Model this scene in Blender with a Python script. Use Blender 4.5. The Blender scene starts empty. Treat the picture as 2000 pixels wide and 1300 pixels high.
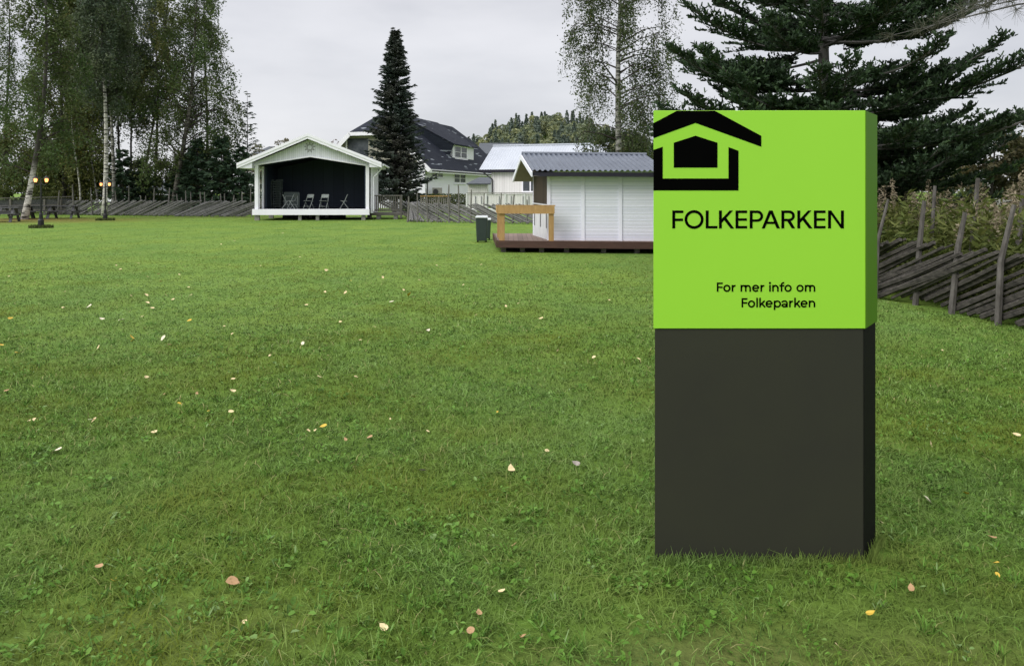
import bpy, math, random
import numpy as np
from mathutils import Vector, Matrix

random.seed(7)
F = 1503.0          # focal length in pixels of the 2000 px wide photograph
HX, HY = 1000.0, 376.0
CZ = 1.55           # eye height
COL = bpy.context.scene.collection
R = math.radians


def at(px, py, Y):
    return Vector(((px - HX) / F * Y, Y, CZ - (py - HY) / F * Y))


def gnd(px, py):
    Y = F * CZ / (py - HY)
    return Vector(((px - HX) / F * Y, Y, 0.0))


def xat(px, Y):
    return (px - HX) / F * Y


# ------------------------------------------------------------------ objects
def tag(o, label=None, cat=None, group=None, kind=None):
    if label: o['label'] = label
    if cat: o['category'] = cat
    if group: o['group'] = group
    if kind: o['kind'] = kind
    return o


def thing(name, label, cat, loc=(0, 0, 0), rz=0.0, group=None):
    o = bpy.data.objects.new(name, None)
    COL.objects.link(o)
    o.empty_display_size = 0.2
    o.location = loc
    o.rotation_euler = (0, 0, rz)
    return tag(o, label, cat, group)


def root_loc(p):
    while p.parent is not None:
        p = p.parent
    return p.location.copy()


class MB:
    def __init__(self):
        self.v, self.f, self.mi = [], [], []

    def add(self, vs, fs, mi=0):
        b = len(self.v)
        self.v += [tuple(v) for v in vs]
        for f in fs:
            self.f.append([b + i for i in f])
            self.mi.append(mi)
        return self

    def hexa(self, p, mi=0):   # p0..3 bottom ring, p4..7 top ring
        return self.add(p, [(3, 2, 1, 0), (4, 5, 6, 7), (0, 1, 5, 4), (1, 2, 6, 5), (2, 3, 7, 6), (3, 0, 4, 7)], mi)

    def box(self, c, s, rz=0.0, mi=0, M=None):
        hx, hy, hz = s[0] / 2, s[1] / 2, s[2] / 2
        pts = [Vector(q) for q in ((-hx, -hy, -hz), (hx, -hy, -hz), (hx, hy, -hz), (-hx, hy, -hz),
                                   (-hx, -hy, hz), (hx, -hy, hz), (hx, hy, hz), (-hx, hy, hz))]
        m = M if M is not None else Matrix.Rotation(rz, 3, 'Z')
        c = Vector(c)
        return self.hexa([c + m @ q for q in pts], mi)

    def bar(self, a, b, w, h, mi=0, up=(0, 0, 1)):
        a, b = Vector(a), Vector(b)
        d = (b - a)
        L = d.length
        d = d / L
        u = Vector(up)
        s = d.cross(u)
        if s.length < 1e-4:
            s = Vector((1, 0, 0))
        s.normalize()
        u = s.cross(d)
        s, u = s * w / 2, u * h / 2
        return self.hexa([a - s - u, a + s - u, b + s - u, b - s - u, a - s + u, a + s + u, b + s + u, b - s + u], mi)

    def quad(self, a, b, c, d, mi=0):
        return self.add([a, b, c, d], [(0, 1, 2, 3)], mi)

    def prism(self, poly, ext, mi=0):
        n = len(poly)
        e = Vector(ext)
        vs = [Vector(p) for p in poly] + [Vector(p) + e for p in poly]
        fs = [tuple(range(n))[::-1], tuple(range(n, 2 * n))]
        fs += [(i, (i + 1) % n, n + (i + 1) % n, n + i) for i in range(n)]
        return self.add(vs, fs, mi)

    def tube(self, pts, radii, n=6, mi=0, cap=True):
        pts = [Vector(p) for p in pts]
        vs, fs = [], []
        ref = None
        for i, p in enumerate(pts):
            d = (pts[min(i + 1, len(pts) - 1)] - pts[max(i - 1, 0)]).normalized()
            if ref is None:
                ref = Vector((1, 0, 0)) if abs(d.x) < 0.8 else Vector((0, 1, 0))
            s = d.cross(ref).normalized()
            ref = s.cross(d)
            r = radii[i] if not isinstance(radii, (int, float)) else radii
            for k in range(n):
                a = 2 * math.pi * k / n
                vs.append(p + (s * math.cos(a) + ref * math.sin(a)) * r)
        for i in range(len(pts) - 1):
            for k in range(n):
                k2 = (k + 1) % n
                fs.append((i * n + k, i * n + k2, (i + 1) * n + k2, (i + 1) * n + k))
        if cap:
            fs.append(tuple(range(n))[::-1])
            fs.append(tuple((len(pts) - 1) * n + k for k in range(n)))
        return self.add(vs, fs, mi)

    def lathe(self, prof, c=(0, 0, 0), n=14, mi=0):
        return self.tube([(c[0], c[1], c[2] + z) for r, z in prof], [r for r, z in prof], n, mi)

    def build(self, name, mats, parent=None, smooth=False, bevel=0.0, world=True):
        me = bpy.data.meshes.new(name)
        off = root_loc(parent) if (parent is not None and world) else Vector((0, 0, 0))
        me.from_pydata([(x - off.x, y - off.y, z - off.z) for x, y, z in self.v], [], self.f)
        if not isinstance(mats, (list, tuple)):
            mats = [mats]
        for m in mats:
            me.materials.append(m)
        me.polygons.foreach_set('material_index', self.mi)
        if smooth:
            me.polygons.foreach_set('use_smooth', [True] * len(me.polygons))
        me.update()
        o = bpy.data.objects.new(name, me)
        COL.objects.link(o)
        if parent is not None:
            o.parent = parent
        if bevel:
            b = o.modifiers.new('bevel', 'BEVEL')
            b.width = bevel
            b.segments = 2
            b.limit_method = 'ANGLE'
        return o


def np_obj(name, V, Fq, mat, parent=None, tint=None, world=True):
    """V (n,3) float array, Fq (m,k) int array, tint one value per face"""
    V = np.asarray(V, np.float32)
    Fq = np.asarray(Fq, np.int32)
    off = root_loc(parent) if (parent is not None and world) else Vector((0, 0, 0))
    V = V - np.array(off, np.float32)
    me = bpy.data.meshes.new(name)
    n, (m, k) = len(V), Fq.shape
    me.vertices.add(n)
    me.vertices.foreach_set('co', V.ravel())
    me.loops.add(m * k)
    me.loops.foreach_set('vertex_index', Fq.ravel())
    me.polygons.add(m)
    me.polygons.foreach_set('loop_start', np.arange(0, m * k, k, dtype=np.int32))
    me.polygons.foreach_set('loop_total', np.full(m, k, np.int32))
    me.update(calc_edges=True)
    me.validate()
    if tint is not None:
        at_ = me.attributes.new('tint', 'FLOAT', 'FACE')
        at_.data.foreach_set('value', np.asarray(tint, np.float32))
    me.materials.append(mat)
    o = bpy.data.objects.new(name, me)
    COL.objects.link(o)
    if parent is not None:
        o.parent = parent
    return o


def copy_tree(o, parent=None):
    c = o.copy()
    COL.objects.link(c)
    c.parent = parent
    for ch in list(o.children):
        copy_tree(ch, c)
    return c


# ---------------------------------------------------------------- materials
def new_mat(name):
    m = bpy.data.materials.new(name)
    m.use_nodes = True
    nt = m.node_tree
    nt.nodes.clear()
    out = nt.nodes.new('ShaderNodeOutputMaterial')
    return m, nt, out


def N(nt, t, **kw):
    n = nt.nodes.new(t)
    for k, v in kw.items():
        if k in n.inputs:
            n.inputs[k].default_value = v
        else:
            setattr(n, k, v)
    return n


def ramp(nt, stops, interp='LINEAR'):
    n = nt.nodes.new('ShaderNodeValToRGB')
    cr = n.color_ramp
    cr.interpolation = interp
    while len(cr.elements) < len(stops):
        cr.elements.new(0.5)
    for e, (p, c) in zip(cr.elements, stops):
        e.position = p
        e.color = (*c, 1) if len(c) == 3 else c
    return n


def mat(name, c1, c2=None, rough=0.7, scale=6.0, stretch=(1, 1, 1), metal=0.0, bump=0.0, bscale=None, spec=0.3, detail=4.0,
        lo=0.3, hi=0.7):
    """two tone noise material in the object's own coordinates"""
    m, nt, out = new_mat(name)
    p = N(nt, 'ShaderNodeBsdfPrincipled', Roughness=rough, Metallic=metal)
    p.inputs['Specular IOR Level'].default_value = spec
    nt.links.new(p.outputs[0], out.inputs[0])
    if c2 is None:
        c2 = tuple(x * 0.8 for x in c1)
    tc = N(nt, 'ShaderNodeTexCoord')
    mp = N(nt, 'ShaderNodeMapping')
    mp.inputs['Scale'].default_value = stretch
    nz = N(nt, 'ShaderNodeTexNoise', Scale=scale, Detail=detail, Roughness=0.6)
    nt.links.new(tc.outputs['Object'], mp.inputs[0])
    nt.links.new(mp.outputs[0], nz.inputs['Vector'])
    rp = ramp(nt, [(lo, c1), (hi, c2)])
    nt.links.new(nz.outputs[0], rp.inputs[0])
    nt.links.new(rp.outputs[0], p.inputs['Base Color'])
    if bump:
        nb = N(nt, 'ShaderNodeTexNoise', Scale=bscale or scale * 4, Detail=3.0)
        nt.links.new(mp.outputs[0], nb.inputs['Vector'])
        bp = N(nt, 'ShaderNodeBump', Strength=bump, Distance=0.01)
        nt.links.new(nb.outputs[0], bp.inputs['Height'])
        nt.links.new(bp.outputs[0], p.inputs['Normal'])
    return m


def leaf_mat(name, stops, trans=0.3, patch=0.0, patch_scale=0.3, rough=0.6, patch_col=(0.1, 0.1, 0.03), spec=0.25, upn=0.0, patch2=None):
    m, nt, out = new_mat(name)
    a = N(nt, 'ShaderNodeAttribute', attribute_name='tint')
    rp = ramp(nt, stops)
    nt.links.new(a.outputs['Fac'], rp.inputs[0])
    col = rp.outputs[0]
    if patch:
        g = N(nt, 'ShaderNodeNewGeometry')
        nz = N(nt, 'ShaderNodeTexNoise', Scale=patch_scale, Detail=3.0)
        nt.links.new(g.outputs['Position'], nz.inputs['Vector'])
        mr = N(nt, 'ShaderNodeMapRange')
        mr.inputs[1].default_value, mr.inputs[2].default_value = 0.42, 0.68
        mr.inputs[3].default_value, mr.inputs[4].default_value = 0.0, patch
        nt.links.new(nz.outputs[0], mr.inputs[0])
        mx = N(nt, 'ShaderNodeMix', data_type='RGBA')
        nt.links.new(mr.outputs[0], mx.inputs['Factor'])
        nt.links.new(col, mx.inputs[6])
        mx.inputs[7].default_value = (*patch_col, 1)
        col = mx.outputs[2]
    if patch2:
        g3 = N(nt, 'ShaderNodeNewGeometry')
        n3 = N(nt, 'ShaderNodeTexNoise', Scale=patch2[0], Detail=4.0)
        nt.links.new(g3.outputs['Position'], n3.inputs['Vector'])
        m3 = N(nt, 'ShaderNodeMapRange')
        m3.inputs[1].default_value, m3.inputs[2].default_value = 0.45, 0.65
        m3.inputs[3].default_value, m3.inputs[4].default_value = 0.0, patch2[1]
        nt.links.new(n3.outputs[0], m3.inputs[0])
        x3 = N(nt, 'ShaderNodeMix', data_type='RGBA')
        nt.links.new(m3.outputs[0], x3.inputs['Factor'])
        nt.links.new(col, x3.inputs[6])
        x3.inputs[7].default_value = (*patch2[2], 1)
        col = x3.outputs[2]
    p = N(nt, 'ShaderNodeBsdfPrincipled', Roughness=rough)
    p.inputs['Specular IOR Level'].default_value = spec
    nt.links.new(col, p.inputs['Base Color'])
    t = N(nt, 'ShaderNodeBsdfTranslucent')
    nt.links.new(col, t.inputs[0])
    if upn:
        g2 = N(nt, 'ShaderNodeNewGeometry')
        vm = N(nt, 'ShaderNodeVectorMath', operation='MULTIPLY_ADD')
        nt.links.new(g2.outputs['Normal'], vm.inputs[0])
        vm.inputs[1].default_value = (1 - upn,) * 3
        vm.inputs[2].default_value = (0, 0, upn)
        nr = N(nt, 'ShaderNodeVectorMath', operation='NORMALIZE')
        nt.links.new(vm.outputs[0], nr.inputs[0])
        nt.links.new(nr.outputs[0], p.inputs['Normal'])
    ms = N(nt, 'ShaderNodeMixShader', Fac=trans)
    nt.links.new(p.outputs[0], ms.inputs[1])
    nt.links.new(t.outputs[0], ms.inputs[2])
    nt.links.new(ms.outputs[0], out.inputs[0])
    return m


def emit_mat(name, c, s):
    m, nt, out = new_mat(name)
    e = N(nt, 'ShaderNodeEmission', Strength=s)
    e.inputs[0].default_value = (*c, 1)
    nt.links.new(e.outputs[0], out.inputs[0])
    return m


def board_mat(name, c1, c2, period, axis='Z', gap=0.06, rough=0.6, gapcol=None, bump=0.6, mottled=0.35):
    """painted boards: dark joint every `period` metres along one object axis, slightly different tone per board"""
    m, nt, out = new_mat(name)
    p = N(nt, 'ShaderNodeBsdfPrincipled', Roughness=rough)
    p.inputs['Specular IOR Level'].default_value = 0.3
    nt.links.new(p.outputs[0], out.inputs[0])
    tc = N(nt, 'ShaderNodeTexCoord')
    sx = N(nt, 'ShaderNodeSeparateXYZ')
    nt.links.new(tc.outputs['Object'], sx.inputs[0])
    dv = N(nt, 'ShaderNodeMath', operation='DIVIDE')
    nt.links.new(sx.outputs[axis], dv.inputs[0])
    dv.inputs[1].default_value = period
    fr = N(nt, 'ShaderNodeMath', operation='FRACT')
    fl = N(nt, 'ShaderNodeMath', operation='FLOOR')
    nt.links.new(dv.outputs[0], fr.inputs[0])
    nt.links.new(dv.outputs[0], fl.inputs[0])
    wn = N(nt, 'ShaderNodeTexWhiteNoise', noise_dimensions='1D')
    nt.links.new(fl.outputs[0], wn.inputs['W'])
    nz = N(nt, 'ShaderNodeTexNoise', Scale=3.0, Detail=5.0, Roughness=0.7)
    nt.links.new(tc.outputs['Object'], nz.inputs['Vector'])
    mixf = N(nt, 'ShaderNodeMix', data_type='FLOAT')
    mixf.inputs[0].default_value = mottled
    nt.links.new(wn.outputs['Value'], mixf.inputs[2])
    nt.links.new(nz.outputs[0], mixf.inputs[3])
    rp = ramp(nt, [(0.15, c1), (0.85, c2)])
    nt.links.new(mixf.outputs[0], rp.inputs[0])
    lt = N(nt, 'ShaderNodeMath', operation='LESS_THAN')
    nt.links.new(fr.outputs[0], lt.inputs[0])
    lt.inputs[1].default_value = gap
    mx = N(nt, 'ShaderNodeMix', data_type='RGBA')
    nt.links.new(lt.outputs[0], mx.inputs[0])
    nt.links.new(rp.outputs[0], mx.inputs[6])
    mx.inputs[7].default_value = (*(gapcol or tuple(x * 0.35 for x in c1)), 1)
    nt.links.new(mx.outputs[2], p.inputs['Base Color'])
    bp = N(nt, 'ShaderNodeBump', Strength=bump, Distance=0.02)
    nt.links.new(fr.outputs[0], bp.inputs['Height'])
    nt.links.new(bp.outputs[0], p.inputs['Normal'])
    return m


def birch_bark(name, white=(0.62, 0.60, 0.56), dark=(0.03, 0.028, 0.025), amount=0.47, fade=None):
    m, nt, out = new_mat(name)
    p = N(nt, 'ShaderNodeBsdfPrincipled', Roughness=0.8)
    p.inputs['Specular IOR Level'].default_value = 0.2
    nt.links.new(p.outputs[0], out.inputs[0])
    tc = N(nt, 'ShaderNodeTexCoord')
    mp = N(nt, 'ShaderNodeMapping')
    mp.inputs['Scale'].default_value = (1.6, 1.6, 7.0)
    nt.links.new(tc.outputs['Object'], mp.inputs[0])
    nz = N(nt, 'ShaderNodeTexNoise', Scale=1.3, Detail=5.0, Roughness=0.65)
    nt.links.new(mp.outputs[0], nz.inputs['Vector'])
    rp = ramp(nt, [(amount - 0.08, dark), (amount, tuple(0.6 * w for w in white)), (amount + 0.06, white)])
    nt.links.new(nz.outputs[0], rp.inputs[0])
    col = rp.outputs[0]
    if fade:        # white below, fading to a dark tone higher up
        sx = N(nt, 'ShaderNodeSeparateXYZ')
        nt.links.new(tc.outputs['Object'], sx.inputs[0])
        mr = N(nt, 'ShaderNodeMapRange')
        mr.inputs[1].default_value, mr.inputs[2].default_value = fade
        nt.links.new(sx.outputs['Z'], mr.inputs[0])
        mx = N(nt, 'ShaderNodeMix', data_type='RGBA')
        nt.links.new(mr.outputs[0], mx.inputs[0])
        nt.links.new(col, mx.inputs[6])
        mx.inputs[7].default_value = (0.06, 0.055, 0.05, 1)
        col = mx.outputs[2]
    nt.links.new(col, p.inputs['Base Color'])
    return m


M = {}
M['white_paint'] = mat('white_paint', (0.78, 0.77, 0.84), (0.70, 0.70, 0.77), 0.5, 2.5)
M['white_fresh'] = mat('white_fresh', (0.88, 0.86, 0.93), (0.82, 0.81, 0.88), 0.5, 2.0)
M['stage_gable'] = board_mat('stage_gable_boards', (0.68, 0.68, 0.75), (0.77, 0.77, 0.84), 0.11, 'X', 0.08, gapcol=(0.4, 0.42, 0.44))
M['emblem_paint'] = mat('emblem_paint', (0.20, 0.20, 0.19), (0.26, 0.26, 0.25), 0.7, 20)
M['black_interior'] = mat('black_interior', (0.012, 0.016, 0.030), (0.018, 0.022, 0.036), 0.85, 3.0, spec=0.1)
M['stage_backdrop'] = board_mat('stage_backdrop', (0.017, 0.026, 0.048), (0.030, 0.042, 0.066), 0.62, 'X', 0.03, bump=0.1)
M['roof_dark'] = mat('roof_dark', (0.035, 0.038, 0.05), (0.055, 0.06, 0.075), 0.6, 4.0)
M['grey_wood'] = mat('grey_wood', (0.23, 0.21, 0.19), (0.13, 0.12, 0.11), 0.85, 5.0, (1, 1, 6), bump=0.3)
M['old_wood'] = mat('old_wood', (0.17, 0.17, 0.17), (0.07, 0.07, 0.075), 0.9, 7.0, (2, 2, 2), bump=0.4)
M['rail_dark'] = mat('rail_dark', (0.100, 0.090, 0.080), (0.022, 0.020, 0.018), 0.85, 6.0, (1.5, 1.5, 5), bump=0.5, bscale=25)
M['post_dark'] = mat('post_dark', (0.135, 0.125, 0.115), (0.05, 0.045, 0.04), 0.9, 7.0, (2, 2, 0.6), bump=0.6, bscale=30)
M['fence_post'] = mat('fence_post', (0.19, 0.18, 0.165), (0.095, 0.09, 0.085), 0.9, 9.0, (2, 2, 1), bump=0.5, bscale=30)
M['rail_wood'] = mat('rail_wood', (0.24, 0.235, 0.23), (0.08, 0.08, 0.08), 0.85, 6.0, (1, 1.5, 5), bump=0.5, bscale=25)
M['picnic_wood'] = mat('picnic_wood', (0.12, 0.12, 0.125), (0.07, 0.07, 0.075), 0.85, 5.0, (2, 6, 2))
M['deck_brown'] = board_mat('deck_brown', (0.17, 0.115, 0.09), (0.23, 0.16, 0.13), 0.13, 'X', 0.07)
M['deck_rim'] = mat('deck_rim', (0.055, 0.028, 0.022), (0.085, 0.042, 0.033), 0.6, 4.0, (1, 1, 8))
M['tan_timber'] = mat('tan_timber', (0.46, 0.29, 0.12), (0.34, 0.20, 0.08), 0.75, 5.0, (3, 3, 0.7), bump=0.25, bscale=25)
M['hut_siding'] = board_mat('hut_siding', (0.74, 0.76, 0.86), (0.84, 0.85, 0.94), 0.0906, 'Z', 0.12, gapcol=(0.60, 0.63, 0.70), bump=0.25)
M['hut_trim'] = mat('hut_trim', (0.80, 0.81, 0.90), (0.74, 0.75, 0.85), 0.5, 3.0)
M['hut_low'] = mat('hut_low', (0.70, 0.72, 0.74), (0.6, 0.62, 0.64), 0.55, 4.0)
M['hatch_brown'] = board_mat('hatch_brown', (0.035, 0.024, 0.018), (0.06, 0.04, 0.03), 0.16, 'Y', 0.08)
M['hut_roof'] = mat('hut_roof', (0.085, 0.10, 0.135), (0.12, 0.14, 0.18), 0.38, 2.0, spec=0.6)
M['hut_fascia'] = mat('hut_fascia', (0.012, 0.011, 0.022), (0.02, 0.018, 0.03), 0.5)
M['soffit'] = mat('soffit', (0.22, 0.20, 0.165), (0.26, 0.24, 0.20), 0.8)
M['concrete'] = mat('concrete', (0.32, 0.31, 0.29), (0.22, 0.21, 0.2), 0.9, 9.0, bump=0.3)
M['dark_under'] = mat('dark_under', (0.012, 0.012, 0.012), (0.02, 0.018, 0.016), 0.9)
M['chair_metal'] = mat('chair_metal', (0.33, 0.36, 0.35), (0.25, 0.28, 0.27), 0.45, 8.0)
M['chair_seat'] = mat('chair_seat', (0.20, 0.22, 0.20), (0.15, 0.17, 0.16), 0.55, 8.0)
M['stack_grey'] = mat('stack_grey', (0.10, 0.125, 0.12), (0.065, 0.08, 0.08), 0.6, 8.0)
M['lamp_black'] = mat('lamp_black', (0.012, 0.012, 0.014), (0.02, 0.02, 0.022), 0.45)
M['lamp_glow'] = emit_mat('lamp_glow', (1.0, 0.40, 0.13), 3.2)
M['bin_green'] = mat('bin_green', (0.028, 0.042, 0.038), (0.036, 0.052, 0.046), 0.5)
M['bin_lid'] = mat('bin_lid', (0.62, 0.65, 0.66), (0.52, 0.55, 0.56), 0.4)
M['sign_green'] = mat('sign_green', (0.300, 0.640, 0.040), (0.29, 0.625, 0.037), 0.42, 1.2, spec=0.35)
M['sign_green_shaded'] = mat('sign_green_shaded', (0.090, 0.215, 0.012), (0.082, 0.20, 0.011), 0.6, 1.2, spec=0.1)  # panel green with the shade of the right side put into it
M['sign_base_shaded'] = mat('sign_base_shaded', (0.007, 0.007, 0.006), (0.006, 0.006, 0.006), 0.7, 1.4, spec=0.1)  # base colour darkened to paint in the shade of its right side
M['sign_black'] = mat('sign_black', (0.0025, 0.0025, 0.0025), (0.0015, 0.0015, 0.0015), 0.9, 3.0, spec=0.0)
M['sign_base'] = mat('sign_base', (0.032, 0.033, 0.021), (0.026, 0.026, 0.020), 0.6, 1.4, spec=0.25, bump=0.05, bscale=300)
M['house_wall'] = mat('house_wall', (0.86, 0.84, 0.94), (0.80, 0.79, 0.89), 0.7, 0.6)
M['house_gable'] = board_mat('house_gable', (0.34, 0.32, 0.27), (0.40, 0.38, 0.33), 0.2, 'Z', 0.08)
M['glass_dark'] = mat('glass_dark', (0.03, 0.035, 0.045), (0.10, 0.11, 0.125), 0.2, 1.5, spec=0.25)
M['drain_dark'] = mat('drain_dark', (0.03, 0.03, 0.035), (0.04, 0.04, 0.045), 0.5)
M['barn_roof'] = mat('barn_roof', (0.40, 0.43, 0.49), (0.48, 0.51, 0.57), 0.45, 0.5, (1, 1, 1), spec=0.6)
M['barn_wall'] = board_mat('barn_wall', (0.70, 0.68, 0.68), (0.78, 0.76, 0.76), 0.19, 'X', 0.07, gapcol=(0.45, 0.45, 0.42))
M['terrace_white'] = mat('terrace_white', (0.72, 0.73, 0.72), (0.64, 0.65, 0.65), 0.6, 3.0)
M['far_roof'] = mat('far_roof', (0.10, 0.11, 0.125), (0.07, 0.08, 0.095), 0.7, 2.0)
M['far_wall'] = mat('far_wall', (0.35, 0.35, 0.33), (0.30, 0.30, 0.29), 0.8, 2.0)
M['stone'] = mat('stone', (0.26, 0.26, 0.25), (0.14, 0.14, 0.135), 0.9, 4.0, bump=0.4)
M['bark_white'] = birch_bark('bark_white')
M['bark_two_tone'] = birch_bark('bark_two_tone', fade=(2.4, 3.4))
M['bark_white_fade'] = birch_bark('bark_white_fade', fade=(8.0, 10.0))
M['bark_brown'] = birch_bark('bark_brown', (0.16, 0.15, 0.13), (0.04, 0.035, 0.03), 0.5)
M['bark_grey'] = birch_bark('bark_grey', (0.30, 0.29, 0.27), (0.03, 0.03, 0.028), 0.50)
M['bark_dark'] = mat('bark_dark', (0.055, 0.05, 0.045), (0.03, 0.027, 0.025), 0.9, 6.0, (1, 1, 0.4), bump=0.6, bscale=20)
M['twig'] = mat('twig', (0.06, 0.045, 0.045), (0.035, 0.028, 0.03), 0.9, 8.0)
M['bark_fir'] = mat('bark_fir', (0.115, 0.11, 0.105), (0.065, 0.06, 0.058), 0.9, 8.0, (1, 1, 0.5), bump=0.6, bscale=25)

DG, MG, OL, YL = (0.042, 0.076, 0.027), (0.084, 0.140, 0.040), (0.115, 0.120, 0.036), (0.30, 0.23, 0.05)
M['birch_leaf'] = leaf_mat('birch_leaf', [(0, DG), (0.5, MG), (0.9, (0.075, 0.095, 0.035)), (0.97, OL), (1.0, YL)], 0.3, 0.55, 0.35)
M['birch_leaf_olive'] = leaf_mat('birch_leaf_olive', [(0, (0.054, 0.081, 0.029)), (0.5, (0.107, 0.139, 0.039)), (0.9, (0.169, 0.175, 0.051)), (1.0, (0.285, 0.214, 0.054))], 0.3, 0.6, 0.4, patch_col=(0.197, 0.169, 0.051))
M['birch_leaf_blue'] = leaf_mat('birch_leaf_blue', [(0, (0.046, 0.073, 0.049)), (0.6, (0.089, 0.121, 0.073)), (1.0, (0.145, 0.179, 0.089))], 0.25, 0.4, 0.4, patch_col=(0.121, 0.138, 0.049))
M['birch_leaf_brown'] = leaf_mat('birch_leaf_brown', [(0, (0.034, 0.054, 0.022)), (0.55, (0.064, 0.092, 0.032)), (0.88, (0.100, 0.112, 0.042)), (1.0, (0.150, 0.115, 0.050))], 0.3, 0.5, 0.4, patch_col=(0.055, 0.070, 0.030))
M['spruce_leaf'] = leaf_mat('spruce_leaf', [(0, (0.026, 0.042, 0.036)), (0.6, (0.052, 0.075, 0.060)), (1.0, (0.085, 0.110, 0.085))], 0.15, 0.7, 0.42, patch_col=(0.066, 0.056, 0.046))
M['dark_conifer'] = leaf_mat('dark_conifer', [(0, (0.023, 0.046, 0.026)), (0.6, (0.042, 0.077, 0.042)), (1.0, (0.086, 0.134, 0.058))], 0.1)
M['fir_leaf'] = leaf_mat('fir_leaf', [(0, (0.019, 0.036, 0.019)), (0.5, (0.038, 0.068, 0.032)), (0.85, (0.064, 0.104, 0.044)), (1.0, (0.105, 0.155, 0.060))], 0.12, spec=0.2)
M['pine_leaf'] = leaf_mat('pine_leaf', [(0, (0.06, 0.07, 0.05)), (1.0, (0.12, 0.11, 0.08))], 0.2)
M['bush_olive'] = leaf_mat('bush_olive', [(0, (0.065, 0.084, 0.026)), (0.6, (0.122, 0.144, 0.043)), (1.0, (0.201, 0.201, 0.057))], 0.3, 0.5, 0.8, patch_col=(0.065, 0.086, 0.036))
M['bush_autumn'] = leaf_mat('bush_autumn', [(0, (0.05, 0.05, 0.025)), (0.6, (0.095, 0.085, 0.04)), (1.0, (0.16, 0.13, 0.055))], 0.3, 0.5, 0.8, patch_col=(0.05, 0.07, 0.03))
M['bush_pale'] = leaf_mat('bush_pale', [(0, (0.08, 0.10, 0.045)), (0.6, (0.16, 0.18, 0.09)), (1.0, (0.28, 0.27, 0.15))], 0.35)
M['hedge_leaf'] = leaf_mat('hedge_leaf', [(0, (0.036, 0.052, 0.016)), (0.6, (0.078, 0.098, 0.026)), (1.0, (0.130, 0.150, 0.039))], 0.25)
M['plume'] = leaf_mat('plume', [(0, (0.15, 0.125, 0.080)), (0.5, (0.26, 0.215, 0.145)), (1.0, (0.42, 0.36, 0.26))], 0.35)
M['weed_leaf'] = leaf_mat('weed_leaf', [(0, (0.050, 0.078, 0.017)), (0.5, (0.105, 0.142, 0.032)), (0.93, (0.160, 0.175, 0.045)), (1.0, (0.22, 0.16, 0.07))], 0.3, 0.6, 1.3, patch_col=(0.115, 0.115, 0.034))
M['forest_leaf'] = leaf_mat('forest_leaf', [(0, (0.095, 0.125, 0.110)), (0.5, (0.135, 0.170, 0.125)), (0.8, (0.21, 0.24, 0.125)), (1.0, (0.29, 0.30, 0.14))], 0.2)  # distance haze is put into these paler, bluish leaf colours
M['far_leaf'] = leaf_mat('far_leaf', [(0, (0.16, 0.14, 0.12)), (0.6, (0.20, 0.18, 0.12)), (1.0, (0.26, 0.24, 0.15))], 0.3)
M['far_leaf_pink'] = leaf_mat('far_leaf_pink', [(0, (0.20, 0.16, 0.16)), (1.0, (0.30, 0.24, 0.24))], 0.3)

GRASS_STOPS = [(0.0, (0.032, 0.062, 0.009)), (0.3, (0.094, 0.170, 0.021)), (0.65, (0.176, 0.298, 0.064)), (0.88, (0.285, 0.420, 0.140)), (1.0, (0.41, 0.36, 0.17))]
M['grass'] = leaf_mat('grass', GRASS_STOPS, 0.30, 0.85, 0.95, patch_col=(0.165, 0.205, 0.024), spec=0.12, rough=0.6, upn=0.6, patch2=(0.28, 0.65, (0.205, 0.330, 0.095)))
M['clover'] = leaf_mat('clover', [(0, (0.045, 0.100, 0.012)), (0.5, (0.100, 0.215, 0.026)), (0.9, (0.165, 0.310, 0.055)), (1.0, (0.20, 0.30, 0.11))], 0.25, spec=0.2, rough=0.5, upn=0.4)
for nm, a, b in (('leaf_cream', (0.72, 0.60, 0.36), (0.60, 0.47, 0.24)), ('leaf_yellow', (0.66, 0.46, 0.07), (0.52, 0.33, 0.04)),
                 ('leaf_tan', (0.46, 0.30, 0.16), (0.33, 0.19, 0.09)), ('leaf_rust', (0.22, 0.075, 0.02), (0.15, 0.05, 0.015)),
                 ('leaf_pale', (0.80, 0.74, 0.58), (0.68, 0.60, 0.42)), ('leaf_grey', (0.40, 0.36, 0.32), (0.28, 0.24, 0.21))):
    M[nm] = mat(nm, a, b, 0.6, 60.0)


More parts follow.
